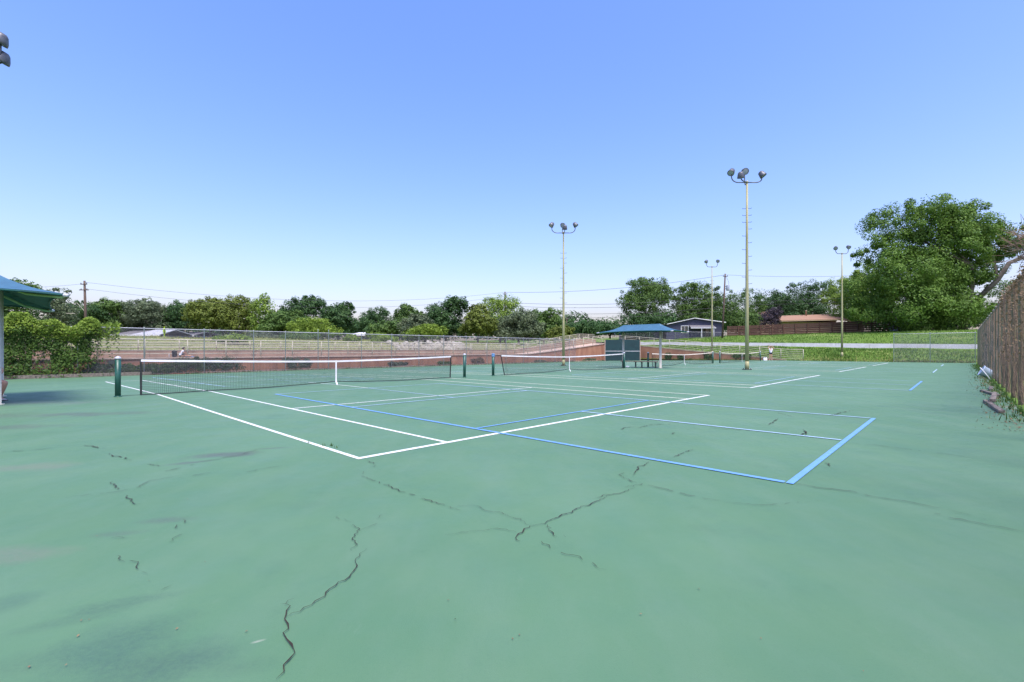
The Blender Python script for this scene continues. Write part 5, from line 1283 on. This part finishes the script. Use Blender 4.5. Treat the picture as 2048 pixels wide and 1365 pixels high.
# player standing behind the farthest net, both hands raised to the head
J = standing(); J['elL'] = ((.05, .36, 1.58), .038); J['wrL'] = ((.04, .17, 1.76), .026); J['elR'] = ((.05, -.36, 1.58), .038); J['wrR'] = ((.04, -.17, 1.76), .026)
Yp = 57.3; person('player in white top and navy shorts with raised hands beside the farthest net post', (at(1541.5, Yp), Yp, cz(0)), R(-100), J, M_cloth_w, M_cloth_n, M_hair, .25, scale=.98, sleeve=.2, shortlen=.35)
# seated player on the left bench: only a knee and a shoe reach into the picture
J = {'pelvis': ((0, 0, .53), (.13, .11)), 'waist': ((.01, 0, .67), (.125, .10)), 'chest': ((.03, 0, .92), (.145, .105)), 'neck': ((.05, 0, 1.10), .055), 'head0': ((.07, 0, 1.17), (.075, .08)), 'head1': ((.08, 0, 1.30), (.08, .09)),
     'shL': ((.03, .19, 1.02), .058), 'shR': ((.03, -.19, 1.02), .058), 'hipL': ((.03, .10, .50), .09), 'hipR': ((.03, -.10, .50), .09), 'knL': ((.49, .13, .50), .060), 'knR': ((.44, -.22, .47), .060),
     'anL': ((.26, .14, .095), .038), 'anR': ((.70, -.26, .095), .038), 'toeL': ((.40, .15, .045), .03), 'toeR': ((.84, -.30, .045), .03),
     'elL': ((.14, .27, .76), .042), 'elR': ((.14, -.27, .76), .042), 'wrL': ((.24, .08, .64), .028), 'wrR': ((.24, -.10, .62), .028)}
person('player seated on the left bench, only a bare knee and a white shoe in view', (-13.44, 12.05, 0), R(-12), J, M_cloth_w, M_cloth_k, M_hair2, 0)
# person sitting on the ledge of the lower wall, feet hanging on the walkway side
uS = uat(360, VA - .1); p = P(uS, VA - .13, za(uS))
J = {'pelvis': ((0, 0, .10), (.13, .10)), 'waist': ((.04, 0, .24), (.115, .09)), 'chest': ((.14, 0, .43), (.13, .10)), 'neck': ((.22, 0, .56), .05), 'head0': ((.26, 0, .61), (.072, .078)), 'head1': ((.30, 0, .72), (.076, .086)),
     'shL': ((.15, .16, .50), .052), 'shR': ((.15, -.16, .50), .052), 'hipL': ((.05, .09, .10), .08), 'hipR': ((.05, -.09, .10), .08), 'knL': ((.36, .12, .30), .05), 'knR': ((.40, -.12, .14), .05),
     'anL': ((.50, .12, .08), .036), 'anR': ((.75, -.12, .08), .036), 'toeL': ((.63, .13, .04), .028), 'toeR': ((.88, -.13, .04), .028),
     'elL': ((.22, .2, .32), .038), 'elR': ((.25, -.2, .30), .038), 'wrL': ((.38, .12, .36), .026), 'wrR': ((.42, -.1, .28), .026)}
person('dark-haired person in white shirt sitting hunched on the lower wall ledge', p, AN + .15, J, M_cloth_w, M_cloth_n, M_hair2, 0, scale=.92, s_m=M_blue)
# backpack beside them
q = P(uat(349, VA - .1), VA - .13, za(uS) + .003); t = thing('backpack', 'black backpack standing on the wall ledge left of the seated person', 'backpack', q, AN)
bm = BM(); box(bm, (0, 0, .25), (.30, .20, .48), bev=.06); obj('main_bag', bm, M_cloth_k, t)
bm = BM(); box(bm, (-.0, .13, .17), (.22, .08, .24), bev=.03); obj('front_pocket', bm, MATS['dark_metal'], t)
bm = BM(); tube(bm, [(.0, -.03, .48), (0, 0, .55), (0, .03, .48)], .012, 6); obj('handle', bm, M_cloth_k, t)
for s in (-1, 1): bm = BM(); tube(bm, [(s * .09, -.09, .44), (s * .1, -.17, .3), (s * .09, -.09, .08)], .016, 6); obj('shoulder_strap', bm, M_cloth_k, t)
bm = BM(); lathe(bm, [(.001, 0), (.035, 0), (.035, .17), (.02, .2), (.02, .22), (.001, .225)], 12, Matrix.Translation((-.2, 0, .0))); o = obj('water_bottle', bm, M_tape, None, True, loc=P(uat(344, VA - .1), VA - .1, za(uS) + .003)); tag(o, 'pale water bottle standing left of the black backpack', 'bottle')
